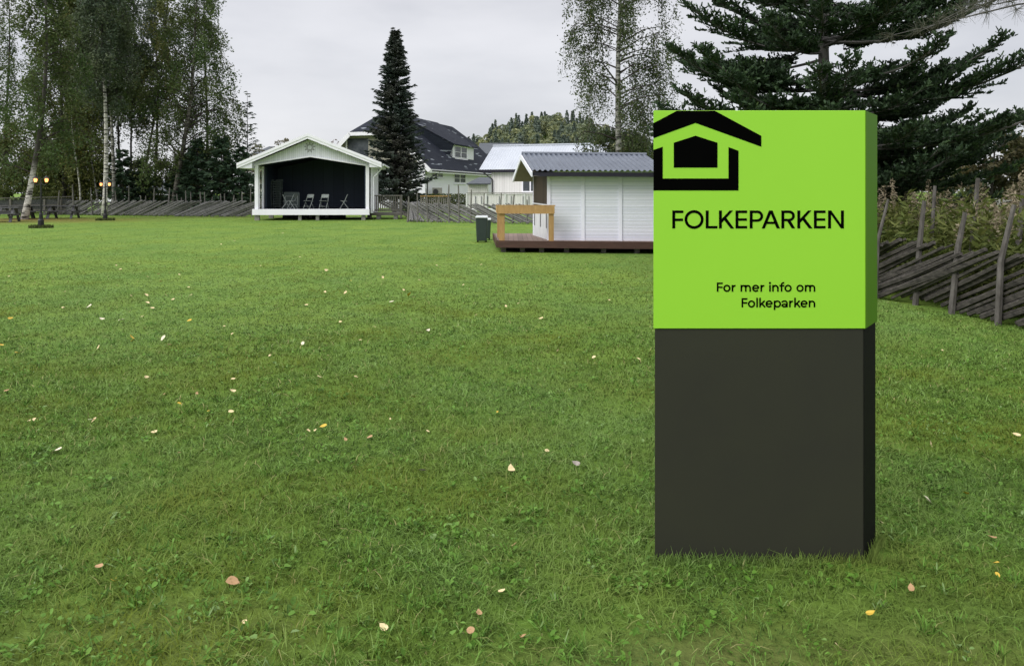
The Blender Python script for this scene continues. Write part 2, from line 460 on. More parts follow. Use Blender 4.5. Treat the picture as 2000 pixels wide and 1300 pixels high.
def ground_mat():
    m, nt, out = new_mat('lawn_ground')
    p = N(nt, 'ShaderNodeBsdfPrincipled', Roughness=0.9)
    p.inputs['Specular IOR Level'].default_value = 0.1
    nt.links.new(p.outputs[0], out.inputs[0])
    tc = N(nt, 'ShaderNodeTexCoord')

    def noise(scale, detail=4.0, st=(1, 1, 1), rough=0.6):
        mp = N(nt, 'ShaderNodeMapping')
        mp.inputs['Scale'].default_value = st
        nt.links.new(tc.outputs['Object'], mp.inputs[0])
        n = N(nt, 'ShaderNodeTexNoise', Scale=scale, Detail=detail, Roughness=rough)
        nt.links.new(mp.outputs[0], n.inputs['Vector'])
        return n.outputs[0]

    def mix(f, a, b, blend='MIX'):
        mx = N(nt, 'ShaderNodeMix', data_type='RGBA', blend_type=blend)
        for s, k in ((f, 0), (a, 6), (b, 7)):
            if isinstance(s, (float, int)):
                mx.inputs[k].default_value = s
            elif isinstance(s, tuple):
                mx.inputs[k].default_value = (*s, 1)
            else:
                nt.links.new(s, mx.inputs[k])
        return mx.outputs[2]

    fine = ramp(nt, [(0.25, (0.066, 0.120, 0.018)), (0.5, (0.128, 0.220, 0.042)), (0.75, (0.205, 0.315, 0.092))])
    nt.links.new(noise(14.0, 8.0, rough=0.75), fine.inputs[0])
    med = ramp(nt, [(0.38, (0.0, 0, 0)), (0.66, (1.0, 1, 1))])
    nt.links.new(noise(0.55, 5.0, (1, 0.7, 1)), med.inputs[0])
    sc = N(nt, 'ShaderNodeMath', operation='MULTIPLY')
    nt.links.new(med.outputs[0], sc.inputs[0])
    sc.inputs[1].default_value = 0.75
    c = mix(sc.outputs[0], fine.outputs[0], (0.185, 0.265, 0.042))
    # darker lush blotches
    d2 = ramp(nt, [(0.50, (0, 0, 0)), (0.70, (0.55, 0.55, 0.55))])
    nt.links.new(noise(0.9, 4.0, (1, 0.6, 1)), d2.inputs[0])
    c = mix(d2.outputs[0], c, (0.055, 0.135, 0.018))
    # small bare and straw coloured specks
    d3 = ramp(nt, [(0.63, (0, 0, 0)), (0.72, (0.6, 0.6, 0.6))])
    nt.links.new(noise(5.0, 6.0), d3.inputs[0])
    c = mix(d3.outputs[0], c, (0.16, 0.14, 0.06))

    def blob(cx, cy, rx, ry, strength, col, c):
        mp = N(nt, 'ShaderNodeMapping', vector_type='POINT')
        mp.inputs['Location'].default_value = (-cx / rx, -cy / ry, 0)
        mp.inputs['Scale'].default_value = (1 / rx, 1 / ry, 1)
        nt.links.new(tc.outputs['Object'], mp.inputs[0])
        ln = N(nt, 'ShaderNodeVectorMath', operation='LENGTH')
        nt.links.new(mp.outputs[0], ln.inputs[0])
        ad = N(nt, 'ShaderNodeMath', operation='ADD')
        nt.links.new(ln.outputs['Value'], ad.inputs[0])
        nn = N(nt, 'ShaderNodeMath', operation='MULTIPLY')
        nt.links.new(noise(1.1, 5.0), nn.inputs[0])
        nn.inputs[1].default_value = 1.1
        nt.links.new(nn.outputs[0], ad.inputs[1])
        rp = ramp(nt, [(0.0, (strength,) * 3), (0.95, (strength,) * 3), (1.0, (0, 0, 0))])
        mr = N(nt, 'ShaderNodeMapRange')
        mr.inputs[1].default_value, mr.inputs[2].default_value = 0.9, 1.55
        mr.inputs[3].default_value, mr.inputs[4].default_value = strength, 0.0
        nt.links.new(ad.outputs[0], mr.inputs[0])
        return mix(mr.outputs[0], c, col)
    c = blob(0.0, 2.0, 13.0, 10.0, 0.6, (0.085, 0.150, 0.020), c)      # darker lawn near the camera
    c = blob(-27.5, 43.0, 9.5, 6.5, 0.8, (0.155, 0.125, 0.035), c)      # worn, leaf littered ground by the picnic tables
    c = blob(-17.0, 48.0, 9.0, 2.0, 0.5, (0.13, 0.13, 0.04), c)
    c = blob(-28.0, 44.5, 2.2, 1.6, 0.8, (0.13, 0.07, 0.03), c)
    c = blob(1.3, 2.4, 1.3, 0.7, 0.4, (0.105, 0.085, 0.040), c)
    c = blob(-1.2, 2.7, 0.8, 0.4, 0.35, (0.12, 0.10, 0.04), c)
    c = blob(0.4, 2.5, 0.7, 0.3, 0.35, (0.10, 0.08, 0.04), c)
    nt.links.new(c, p.inputs['Base Color'])
    bp = N(nt, 'ShaderNodeBump', Strength=0.8, Distance=0.04)
    nt.links.new(noise(18.0, 6.0), bp.inputs['Height'])
    nt.links.new(bp.outputs[0], p.inputs['Normal'])
    return m


M['ground'] = ground_mat()

# ------------------------------------------------------------------- ground
def ground():
    def axis(lim, n, p):
        t = np.linspace(-1, 1, n)
        return np.sign(t) * np.abs(t) ** p * lim
    xs = axis(1500, 121, 3.2)
    ys = axis(1500, 121, 3.2)
    X, Y = np.meshgrid(xs, ys)
    V = np.stack([X, Y, np.zeros_like(X)], -1).reshape(-1, 3)
    n = len(xs)
    i = np.arange(n * (n - 1)).reshape(n - 1, n)[:, :-1].ravel()
    Fq = np.stack([i, i + 1, i + n + 1, i + n], -1)
    o = np_obj('ground', V, Fq, M['ground'])
    tag(o, kind='structure')


ground()


# ------------------------------------------------------------------ foliage
def rand_dirs(rng, n):
    v = rng.normal(size=(n, 3))
    return v / np.linalg.norm(v, axis=1, keepdims=True)


def leaf_quads(P, L, W, rng, flat=0.0, U=None):
    """diamond shaped leaves at P; returns V, F"""
    n = len(P)
    u = rand_dirs(rng, n) if U is None else U
    w = rand_dirs(rng, n)
    if flat:
        w = w * np.array([1, 1, 1 - flat])
        u = u * np.array([1, 1, 1 - flat])
        u = u / np.linalg.norm(u, axis=1, keepdims=True)
    v = np.cross(u, w)
    v = v / (np.linalg.norm(v, axis=1, keepdims=True) + 1e-9)
    s = rng.uniform(0.65, 1.3, (n, 1))
    L = np.broadcast_to(np.asarray(L, float).reshape(-1, 1), (n, 1)) * s / 2
    W = np.broadcast_to(np.asarray(W, float).reshape(-1, 1), (n, 1)) * s / 2
    V = np.stack([P - u * L, P + v * W - u * L * 0.1, P + u * L, P - v * W - u * L * 0.1], 1).reshape(-1, 3)
    i = np.arange(n) * 4
    return V, np.stack([i, i + 1, i + 2, i + 3], -1)


def birch(base, H, z0, Rad, label, seed, nlimb=46, strands=11, per=17, leaf=0.2, trunk_r=0.14, lean=(0, 0), bend=(0, 0), leafmat='birch_leaf', dens=1.0, sdk=0.30,
          barkmat='bark_white', droop=1.0, rise=0.5, top_pow=1.3, name='birch_tree', cat='tree', group=None, side=None, hang=1.5):
    rng = np.random.default_rng(seed)
    t = thing(name, label, cat, base, group=group)
    bx, by, bz = base

    def tp(z):
        q = z / H
        return np.array([bx + lean[0] * q + bend[0] * math.sin(q * math.pi) + 0.10 * math.sin(q * 7 + seed), by + lean[1] * q + 0.10 * math.cos(q * 6 + seed), bz + z])
    zs = np.linspace(-0.1, H, 14)
    mb = MB()
    mb.tube([tp(z) for z in zs], [trunk_r * (1.35 if i == 0 else 1.0) * (1 - 0.93 * max(z, 0) / H) + 0.012 for i, z in enumerate(zs)], 9)
    mb.build('trunk', M[barkmat], t, smooth=True)
    br = MB()
    PL, UL = [], []
    for k in range(nlimb):
        q = ((k + rng.random()) / nlimb) ** 0.9
        h = z0 + (H - z0) * q * 0.98
        az = rng.random() * 2 * math.pi if side is None else side[0] + (rng.random() - 0.5) * side[1]
        L = Rad * (1 - 0.85 * q ** top_pow) * (0.5 + 0.5 * rng.random()) + 0.15
        d = np.array([math.cos(az), math.sin(az), 0])
        p0 = tp(h)
        r = rise * (0.6 + 0.8 * rng.random())
        p1 = p0 + d * L * 0.4 + np.array([0, 0, L * r * 0.55])
        p2 = p0 + d * L * 0.75 + np.array([0, 0, L * r * 0.7])
        p3 = p0 + d * L + np.array([0, 0, L * (r * 0.6 - 0.18 * droop)])
        pts = [p0, p1, p2, p3]
        rr = 0.05 * (1 - 0.7 * q) * max(0.5, L / 2.5)
        br.tube(pts, [rr, rr * 0.6, rr * 0.35, 0.006], 4, cap=False)
        ns = max(3, int(1.5 * dens * strands * (0.4 + 0.6 * L / Rad)))
        for s in range(ns):
            u = 0.18 + 0.82 * rng.random() ** 0.7
            f = u * 3
            i = min(2, int(f))
            a = pts[i] * (1 - (f - i)) + pts[i + 1] * (f - i)
            hl = hang * droop * (0.3 + 0.9 * rng.random()) * (0.6 + 0.4 * (1 - q)) + 0.15
            sd = rng.normal(size=3) * sdk
            sd[2] = 0
            n = max(4, int(1.35 * per * (0.5 + 0.5 * hl / (hang * droop + 0.15))))
            w = rng.random(n)[:, None]
            spread = 0.30 * (1 - droop * 0.5) + 0.05
            pp = a + sd * np.sqrt(w) + d * w * 0.15 - np.array([0, 0, 1]) * w * hl + rng.normal(size=(n, 3)) * (spread * 0.5 + 0.03)
            PL.append(pp)
            if s % 2 == 0:
                br.tube([a, a + sd * 0.7 - np.array([0, 0, hl * 0.45]), a + sd + d * 0.15 - np.array([0, 0, hl * 0.95])], [0.010, 0.006, 0.004], 3, cap=False)
    br.build('branches', M['twig'], t)
    P = np.concatenate(PL)
    P = P[P[:, 2] > 0.5]
    V, Fq = leaf_quads(P, leaf, leaf * 0.62, rng)
    tint = np.clip(rng.beta(2.0, 2.2, len(P)), 0, 1)
    np_obj('crown', V, Fq, M[leafmat], t, tint)
    return t


def bush(base, rx, ry, h, n, label, seed, leafmat, leaf=0.14, name='shrub', cat='shrub', clumps=40, group=None, stems=6, zlow=0.0, stemmat='bark_dark', spread=0.32):
    """irregular clumped crown from the ground (or zlow) up to h"""
    rng = np.random.default_rng(seed)
    t = thing(name, label, cat, base, group=group)
    C = []
    for _ in range(clumps):
        d = rand_dirs(rng, 1)[0] * rng.random() ** 0.45
        z = (d[2] * 0.5 + 0.5)
        C.append((d[0] * rx * (1 - 0.25 * z), d[1] * ry, zlow + z * (h - zlow) * (0.88 + 0.12 * rng.random())))
    C = np.array(C)
    idx = rng.integers(0, clumps, n)
    rad = spread * (rx + h * 0.35) * 0.5 * rng.uniform(0.5, 1.1, clumps)
    P = C[idx] + rand_dirs(rng, n) * (rng.random(n) ** 0.5 * rad[idx])[:, None] * np.array([1, 1, 0.8])
    P = P + np.array(base)
    P = P[P[:, 2] > 0.03]
    V, Fq = leaf_quads(P, leaf, leaf * 0.7, rng)
    ct = rng.normal(0, 0.14, clumps)
    tint = np.clip(rng.beta(2, 2.2, len(P)) + ct[idx[:len(P)]], 0, 1)
    mb = MB()
    for s in range(stems):
        c = C[rng.integers(0, clumps)]
        a = np.array(base) + np.array([rng.normal() * rx * 0.12, rng.normal() * ry * 0.12, -0.05])
        b = np.array(base) + c
        mb.tube([a, a * 0.5 + b * 0.5 + rng.normal(size=3) * 0.08, b], [0.05, 0.035, 0.012], 5)
    mb.build('stems', M[stemmat], t)
    np_obj('crown', V, Fq, M[leafmat], t, tint)
    return t


def conifer(base, H, Rb, label, seed, leafmat, whorls=26, per=9, blade=(0.34, 0.09), z0=0.8, name='spruce_tree', pw=0.8, trunk_r=0.2, sparse=1.0, tips=1,
            group=None, droop=0.25, cat='tree', bark='bark_dark', bside=16):
    rng = np.random.default_rng(seed)
    t = thing(name, label, cat, base, group=group)
    B = np.array(base)
    mb = MB()
    mb.tube([B + [0, 0, -0.1], B + [0, 0, H * 0.5], B + [0, 0, H]], [trunk_r, trunk_r * 0.55, 0.01], 8)
    for k in range(tips - 1):
        o = rng.normal(size=3) * [0.25, 0.25, 0]
        mb.tube([B + [0, 0, H * 0.86], B + o + [0, 0, H * 0.92], B + o * 1.2 + [0, 0, H * (0.97 + 0.02 * rng.random())]], [0.03, 0.025, 0.008], 5)
    PL, UL, NL = [], [], []
    bm = MB()
    for w in range(whorls):
        q = (w + rng.random() * 0.7) / whorls
        h = z0 + (H - z0) * q
        Lm = Rb * (1 - q) ** pw * (0.8 + 0.4 * rng.random()) + 0.10
        for b in range(per):
            if rng.random() > sparse:
                continue
            az = 2 * math.pi * (b + rng.random()) / per
            L = Lm * (0.6 + 0.5 * rng.random())
            d = np.array([math.cos(az), math.sin(az), 0])
            s = np.array([-d[1], d[0], 0])
            hh = h + rng.normal() * 0.12
            p0 = B + [0, 0, hh]
            dz = -droop * L * (1 - q) + 0.25 * L * q
            bm.tube([p0, p0 + d * L * 0.6 + [0, 0, dz], p0 + d * L + [0, 0, dz + 0.18 * L * rng.random()]], [0.025 * (1.2 - q), 0.014, 0.004], 3, cap=False)
            n = max(4, int(bside * (0.3 + L / max(Rb, 0.3))))
            u = np.sort(rng.random(n) ** 0.65)
            pos = p0 + d * (u * L)[:, None] + np.stack([0 * u, 0 * u, dz * np.minimum(u / 0.6, 1) + np.maximum(u - 0.6, 0) * 0.3 * L], -1)
            sg = rng.choice([-1.0, 1.0], n)
            dirs = d * 0.75 + s * sg[:, None] * rng.uniform(0.3, 1.0, n)[:, None] + np.stack([0 * u, 0 * u, rng.normal(-0.22, 0.25, n)], -1)
            dirs /= np.linalg.norm(dirs, axis=1, keepdims=True)
            PL.append(pos + dirs * blade[0] * 0.4)
            UL.append(dirs)
    mb.build('trunk', M[bark], t, smooth=True)
    bm.build('branches', M[bark], t)
    P, U = np.concatenate(PL), np.concatenate(UL)
    V, Fq = leaf_quads(P, blade[0], blade[1], rng, U=U)
    np_obj('crown', V, Fq, M[leafmat], t, np.clip(rng.beta(2, 2.4, len(P)), 0, 1))
    return t


# ==================================================================== trees
def left_stand():
    def b(px, Y):
        return (xat(px, Y), Y, 0.0)
    birch(b(52, 44.5), 17, 2.6, 3.0, 'leaning birch with a thick white lower trunk standing beside the picnic tables', 11, 76, 11, 15, 0.155, 0.165, lean=(1.3, 0), bend=(0.35, 0), leafmat='birch_leaf', barkmat='bark_two_tone', dens=1.3)
    birch(b(204, 50.5), 18, 7.3, 2.7, 'straight birch with the brightest white trunk, just behind the right lamp post', 12, 72, 14, 17, 0.155, 0.15, leafmat='birch_leaf_blue', barkmat='bark_white_fade', dens=1.2)
    birch(b(219, 53), 17, 7.5, 2.4, 'slim greyish birch close behind the bright white birch trunk', 13, 46, 10, 16, 0.155, 0.12, leafmat='birch_leaf', barkmat='bark_grey')
    birch(b(234, 57), 18, 7.0, 2.3, 'thin dark stemmed birch right of the greyish birch, crown merging with its neighbours', 14, 44, 11, 16, 0.16, 0.09, leafmat='birch_leaf', barkmat='bark_dark')
    birch(b(259, 58), 17, 6.6, 2.4, 'thin dark birch in the gap of sky right of the white birch', 15, 42, 11, 16, 0.16, 0.08, leafmat='birch_leaf_blue', barkmat='bark_dark')
    birch(b(276, 58.5), 17, 6.5, 2.5, 'thin birch leaning to the right in the middle of the tree stand', 16, 44, 11, 16, 0.16, 0.10, lean=(2.2, 0), leafmat='birch_leaf_olive', barkmat='bark_dark')
    birch(b(338, 54), 18, 2.6, 4.3, 'broad birch with a grey leaning trunk and drooping twigs, right side of the stand', 17, 96, 11, 15, 0.155, 0.17, lean=(2.0, 0), bend=(0.2, 0), leafmat='birch_leaf', barkmat='bark_brown', hang=1.7, dens=1.2)
    birch(b(402, 58), 19, 2.6, 3.0, 'rightmost birch of the stand with hanging twigs against the open sky', 18, 84, 11, 15, 0.155, 0.12, leafmat='birch_leaf', barkmat='bark_dark', hang=1.8)
    birch(b(122, 56), 18, 1.6, 3.1, 'dense olive green birch behind the left lamp post', 19, 84, 14, 17, 0.16, 0.14, leafmat='birch_leaf_olive', barkmat='bark_dark')
    birch(b(163, 58), 19, 1.8, 3.0, 'dense olive birch between the left lamp post and the white birch', 20, 84, 14, 17, 0.16, 0.14, leafmat='birch_leaf_olive', barkmat='bark_dark')
    birch(b(15, 60), 18, 4.5, 2.9, 'sparse birch with much sky showing at the left edge of the photo', 21, 48, 9, 13, 0.16, 0.13, leafmat='birch_leaf', barkmat='bark_dark')
    birch(b(-45, 52), 17, 3.5, 3.2, 'birch crown cut off by the left edge of the photo', 22, 46, 9, 14, 0.155, 0.15, leafmat='birch_leaf', barkmat='bark_grey')
    birch(b(305, 62), 19, 6.8, 3.0, 'bluish green birch at the back of the stand, between the leaning and the broad birch', 23, 60, 13, 17, 0.17, 0.12, leafmat='birch_leaf_blue', barkmat='bark_dark')
    birch(b(206, 63), 20, 8.2, 3.2, 'tall birch at the very back of the stand behind the bright white trunk', 24, 66, 13, 17, 0.17, 0.13, leafmat='birch_leaf_blue', barkmat='bark_dark')
    birch(b(156, 53.5), 9, 3.0, 1.5, 'young birch with a thin pale stem rising just behind the pole fence', 25, 30, 8, 12, 0.17, 0.055, lean=(-0.6, 0), leafmat='birch_leaf_olive', barkmat='bark_white')
    birch(b(190, 54), 8, 3.5, 1.4, 'young birch with a thin grey stem left of the bright white trunk', 26, 24, 8, 12, 0.17, 0.06, lean=(-0.5, 0), leafmat='birch_leaf_olive', barkmat='bark_grey')
    # undergrowth behind the pole fence
    bush(b(40, 58), 5.4, 2.2, 7.0, 20000, 'wide olive green thicket behind the board railing', 31, 'bush_olive', 0.17, clumps=90, spread=0.2, name='thicket', cat='shrubs')
    bush(b(140, 57), 3.6, 1.8, 6.6, 16000, 'yellowish green thicket behind the pole fence, left of the white birch', 32, 'bush_olive', 0.16, clumps=70, spread=0.22, name='thicket', cat='shrubs')
    bush(b(300, 59), 3.6, 1.6, 4.6, 9000, 'dark loose thicket with sky gaps, below the leaning birch', 33, 'birch_leaf', 0.16, clumps=70, spread=0.24, name='thicket', cat='shrubs')
    bush(b(390, 57), 3.0, 1.6, 5.6, 10000, 'dark green thicket at the foot of the rightmost birch', 34, 'birch_leaf', 0.16, clumps=80, spread=0.24, name='thicket', cat='shrubs')
    bush(b(90, 66), 9.0, 1.5, 3.4, 7000, 'long low hedge of dark brush at the back of the birch stand', 35, 'hedge_leaf', 0.24, clumps=110, spread=0.12, name='thicket', cat='shrubs')
    bush(b(340, 66), 8.5, 1.5, 2.9, 5200, 'low dark brush seen under the broad birch, far behind the fence', 36, 'hedge_leaf', 0.24, clumps=90, spread=0.12, name='thicket', cat='shrubs')
    conifer(b(240, 54), 4.6, 1.5, 'small dark spruce right behind the greyish birch', 41, 'dark_conifer', 14, 8, (0.42, 0.16), 0.2, trunk_r=0.08)
    conifer(b(278, 55), 3.8, 1.3, 'low dark spruce under the leaning thin birch', 42, 'dark_conifer', 12, 8, (0.40, 0.16), 0.2, trunk_r=0.07)
    conifer(b(385, 54), 5.2, 1.9, 'bushy dark spruce left of the sapling spruce', 43, 'dark_conifer', 18, 10, (0.42, 0.16), 0.2, trunk_r=0.1)
    conifer(b(432, 53.5), 5.4, 2.1, 'wide dark spruce nearest the left side of the open stage', 44, 'dark_conifer', 18, 11, (0.42, 0.16), 0.2, trunk_r=0.1)
    conifer(b(470, 54.5), 4.7, 1.8, 'low dark spruce partly behind the left post of the open stage', 45, 'dark_conifer', 16, 11, (0.42, 0.16), 0.2, trunk_r=0.1)
    conifer(b(483, 58), 9.1, 1.8, 'young spruce with a thin sparse top sticking up left of the stage roof', 46, 'dark_conifer', 20, 6, (0.26, 0.07), 0.4, pw=1.0, trunk_r=0.08, sparse=0.9, droop=-0.3, bside=20)
    conifer(b(352, 56), 4.2, 1.4, 'small dark spruce behind the grey leaning birch trunk', 47, 'dark_conifer', 14, 8, (0.42, 0.16), 0.2, trunk_r=0.08)


def parked_car():
    Y = 61.0
    c = Vector((xat(306, Y), Y, 0))
    t = thing('parked_car', 'silver car glimpsed through the foliage behind the pole fence, below the birches', 'car', c)
    mb = MB()
    prof = [(-2.1, .35), (2.1, .35), (2.15, .75), (1.9, .88), (1.15, .95), (.55, 1.40), (-.75, 1.43), (-1.5, 1.0), (-2.05, .9), (-2.15, .6)]
    mb.prism([c + Vector((x, 0, z)) for x, z in prof], (0, 1.7, 0))
    mb.build('body', M['terrace_white'], t, bevel=0.06)
    for q in (((.98, .97), (.5, 1.34), (-.05, 1.36), (-.05, .97)), ((-.12, .97), (-.12, 1.36), (-.70, 1.37), (-1.28, 1.0))):
        mb = MB()
        mb.prism([c + Vector((x, -.012, z)) for x, z in q], (0, .01, 0))
        mb.build('window', M['glass_dark'], t)
    for x in (-1.35, 1.3):
        mb = MB()
        mb.tube([c + Vector((x, -.02, .33)), c + Vector((x, .2, .33))], 0.33, 16)
        w = mb.build('wheel', M['lamp_black'], t)
        mb = MB()
        mb.tube([c + Vector((x, -.035, .33)), c + Vector((x, .0, .33))], 0.19, 12)
        mb.build('rim', M['concrete'], w)


def middle_trees():
    conifer((xat(772, 58), 58, 0), 13.75, 2.6, 'tall slim dark spruce with several tips, between the open stage and the dark roofed house', 51, 'spruce_leaf', 50, 18, (0.34, 0.10), 1.2, pw=0.80, trunk_r=0.24, tips=6, droop=0.12, bside=44)
    birch((xat(1206, 42), 42, 0), 19.5, 4.2, 3.6, 'weeping birch with long hanging twigs behind the white hut', 52, 92, 8, 30, 0.125, 0.2, leafmat='birch_leaf_brown', barkmat='bark_grey', dens=1.3, hang=2.6, sdk=0.16, lean=(0.3, 0), top_pow=3.2, rise=0.36)
    bush((xat(1215, 44.5), 44.5, 0), 2.9, 1.5, 5.7, 12000, 'dark green shrub around the foot of the weeping birch', 53, 'birch_leaf_brown', 0.12, clumps=55, spread=0.26, zlow=1.0, name='shrub')


def near_fir():
    """big fir behind the sign: whorls of flat, upswept sprays"""
    rng = np.random.default_rng(61)
    base = np.array((xat(1614, 15.2), 15.2, 0.0))
    t = thing('fir_tree', 'large dark fir with wide layered branches rising behind the green sign', 'tree', tuple(base))
    H = 9.2
    mb = MB()
    zs = np.linspace(-0.1, H, 12)
    mb.tube([base + [0.05 * math.sin(z), 0.04 * math.cos(z * 1.3), z] for z in zs], [0.155 * (1 - 0.9 * max(z, 0) / H) + 0.01 for z in zs], 10)
    mb.build('trunk', M['bark_fir'], t, smooth=True)
    bm = MB()
    VL, FL, TL = [], [], []
    nv = 0

    def needles(a, d, up, L, dense=1.0):
        """bottle-brush twig: fans of small blades along a twig"""
        nonlocal nv
        n = max(5, int(L / 0.022 * dense))
        u = (np.arange(n) + rng.random(n)) / n
        side = np.cross(d, up)
        side /= np.linalg.norm(side) + 1e-9
        upn = np.cross(side, d)
        ang = rng.uniform(-0.35, math.pi + 0.35, n)
        out = side * np.cos(ang)[:, None] + upn * np.sin(ang)[:, None] * 0.9
        dr = d * 0.75 + out * 0.8
        dr /= np.linalg.norm(dr, axis=1, keepdims=True)
        p = a + d * (u * L)[:, None]
        wv = np.cross(dr, rand_dirs(rng, n))
        wv /= np.linalg.norm(wv, axis=1, keepdims=True) + 1e-9
        l = rng.uniform(0.050, 0.090, (n, 1))
        w = rng.uniform(0.014, 0.023, (n, 1))
        V = np.stack([p - wv * w, p + wv * w, p + dr * l + wv * w * 0.6, p + dr * l - wv * w * 0.6], 1).reshape(-1, 3)
        VL.append(V)
        i = nv + np.arange(n) * 4
        FL.append(np.stack([i, i + 1, i + 2, i + 3], -1))
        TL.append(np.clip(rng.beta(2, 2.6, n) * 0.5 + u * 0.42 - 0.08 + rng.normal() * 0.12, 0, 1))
        nv += n * 4

    whor = [(0.75, 3.0, 7), (1.15, 3.6, 9), (1.55, 3.4, 6), (1.95, 4.0, 10), (2.45, 3.9, 9), (2.9, 3.3, 6), (3.3, 3.7, 10), (3.85, 3.5, 9), (4.3, 2.8, 6), (4.65, 3.5, 10), (5.2, 3.2, 9), (5.8, 2.9, 8), (6.5, 2.3, 7), (7.3, 1.6, 6)]
    # long boughs that give the outline, then the whorls between them
    own = [(3.55, 0.10, 3.35), (2.95, -0.12, 3.75), (4.55, 0.15, 2.8), (1.95, 0.05, 3.7), (2.35, -0.30, 3.1), (1.6, 0.25, 3.3), (3.2, 0.35, 3.0), (2.6, 0.22, 3.4),
           (4.7, 3.05, 2.8), (3.55, 3.25, 3.2), (4.2, 3.0, 2.9), (3.15, 3.1, 3.2), (3.8, 3.5, 3.0), (2.8, 3.3, 3.0)]
    for z, Lm, nb in [(q[0], q[2], q[1]) for q in own] + whor:
        fixed = nb if isinstance(nb, float) else None
        nb = 1 if fixed is not None else nb
        a0 = rng.random() * 6.28
        for b in range(nb):
            az = a0 + 2 * math.pi * (b + rng.uniform(-0.25, 0.25)) / nb
            toward = -math.sin(az)
            L = Lm * rng.uniform(0.5, 1.1)
            if fixed is not None:
                az, L, toward = fixed, Lm, 0.0
            elif rng.random() < 0.10:
                continue
            if fixed is None and math.cos(az) < -0.5:
                L *= 0.86
            if toward > 0.7:
                L = min(L, 2.6)
            d = np.array([math.cos(az), math.sin(az), 0])
            s = np.array([-d[1], d[0], 0])
            zz = z + rng.normal() * (0.2 if fixed is None else 0.03)
            tilt = -0.02 + 0.016 * z + rng.normal() * 0.11
            m = 9
            pts = []
            for k in range(m + 1):
                u = k / m
                pts.append(base + [0, 0, zz] + d * L * u + s * 0.12 * math.sin(u * 4 + az) * L * 0.3 + np.array([0, 0, L * (tilt * u - 0.25 * u * (1 - u) + 0.10 * u ** 3)]))
            bm.tube(pts, [0.034 * (1 - 0.85 * k / m) * (L / 3.5) + 0.004 for k in range(m + 1)], 5, cap=False)
            ns = int(L / 0.10)
            bare = 0.22 if z > 1.5 else 0.12
            gp, gf = rng.random() * 6.28, rng.uniform(7, 13)
            for k in range(ns * 2):
                u = bare + (1 - bare) * (k + rng.random()) / (ns * 2)
                f = u * m
                i = min(m - 1, int(f))
                a = pts[i] * (1 - (f - i)) + pts[i + 1] * (f - i)
                bd = pts[i + 1] - pts[i]
                bd /= np.linalg.norm(bd)
                sg = 1 if k % 2 else -1
                if math.sin(u * gf + gp + 0.9 * sg) < -0.62:
                    continue
                l2 = (1.15 * (1 - u) ** 0.8 + 0.26) * rng.uniform(0.5, 1.1) * (L / 3.5)
                dd = bd * rng.uniform(0.55, 0.95) + s * sg * rng.uniform(0.5, 0.95) + np.array([0, 0, rng.uniform(-0.1, 0.35)])
                dd /= np.linalg.norm(dd)
                e = a + dd * l2
                bm.tube([a, e], [0.008, 0.003], 3, cap=False)
                up = np.array([0, 0, 1.0])
                needles(a, dd, up, l2, 0.75)
                nt_ = max(2, int(l2 / 0.10))
                for q in range(nt_):
                    uu = (q + 0.3 + 0.7 * rng.random()) / nt_
                    sg2 = 1 if q % 2 else -1
                    sd = np.cross(dd, up)
                    sd /= np.linalg.norm(sd)
                    d3 = dd * 0.8 + sd * sg2 * 0.7 + up * rng.uniform(-0.1, 0.75)
                    d3 /= np.linalg.norm(d3)
                    needles(a + dd * l2 * uu, d3, up, (0.30 * (1 - uu * 0.5)) * rng.uniform(0.5, 1.0) * (0.55 + 0.45 * L / 3.5), 0.8)
            e = pts[-1]
            bd = pts[-1] - pts[-2]
            bd /= np.linalg.norm(bd)
            needles(e - bd * 0.25, bd, np.array([0, 0, 1.0]), 0.45, 1.1)
    bm.build('branches', M['bark_fir'], t)
    np_obj('crown', np.concatenate(VL), np.concatenate(FL), M['fir_leaf'], t, np.concatenate(TL))


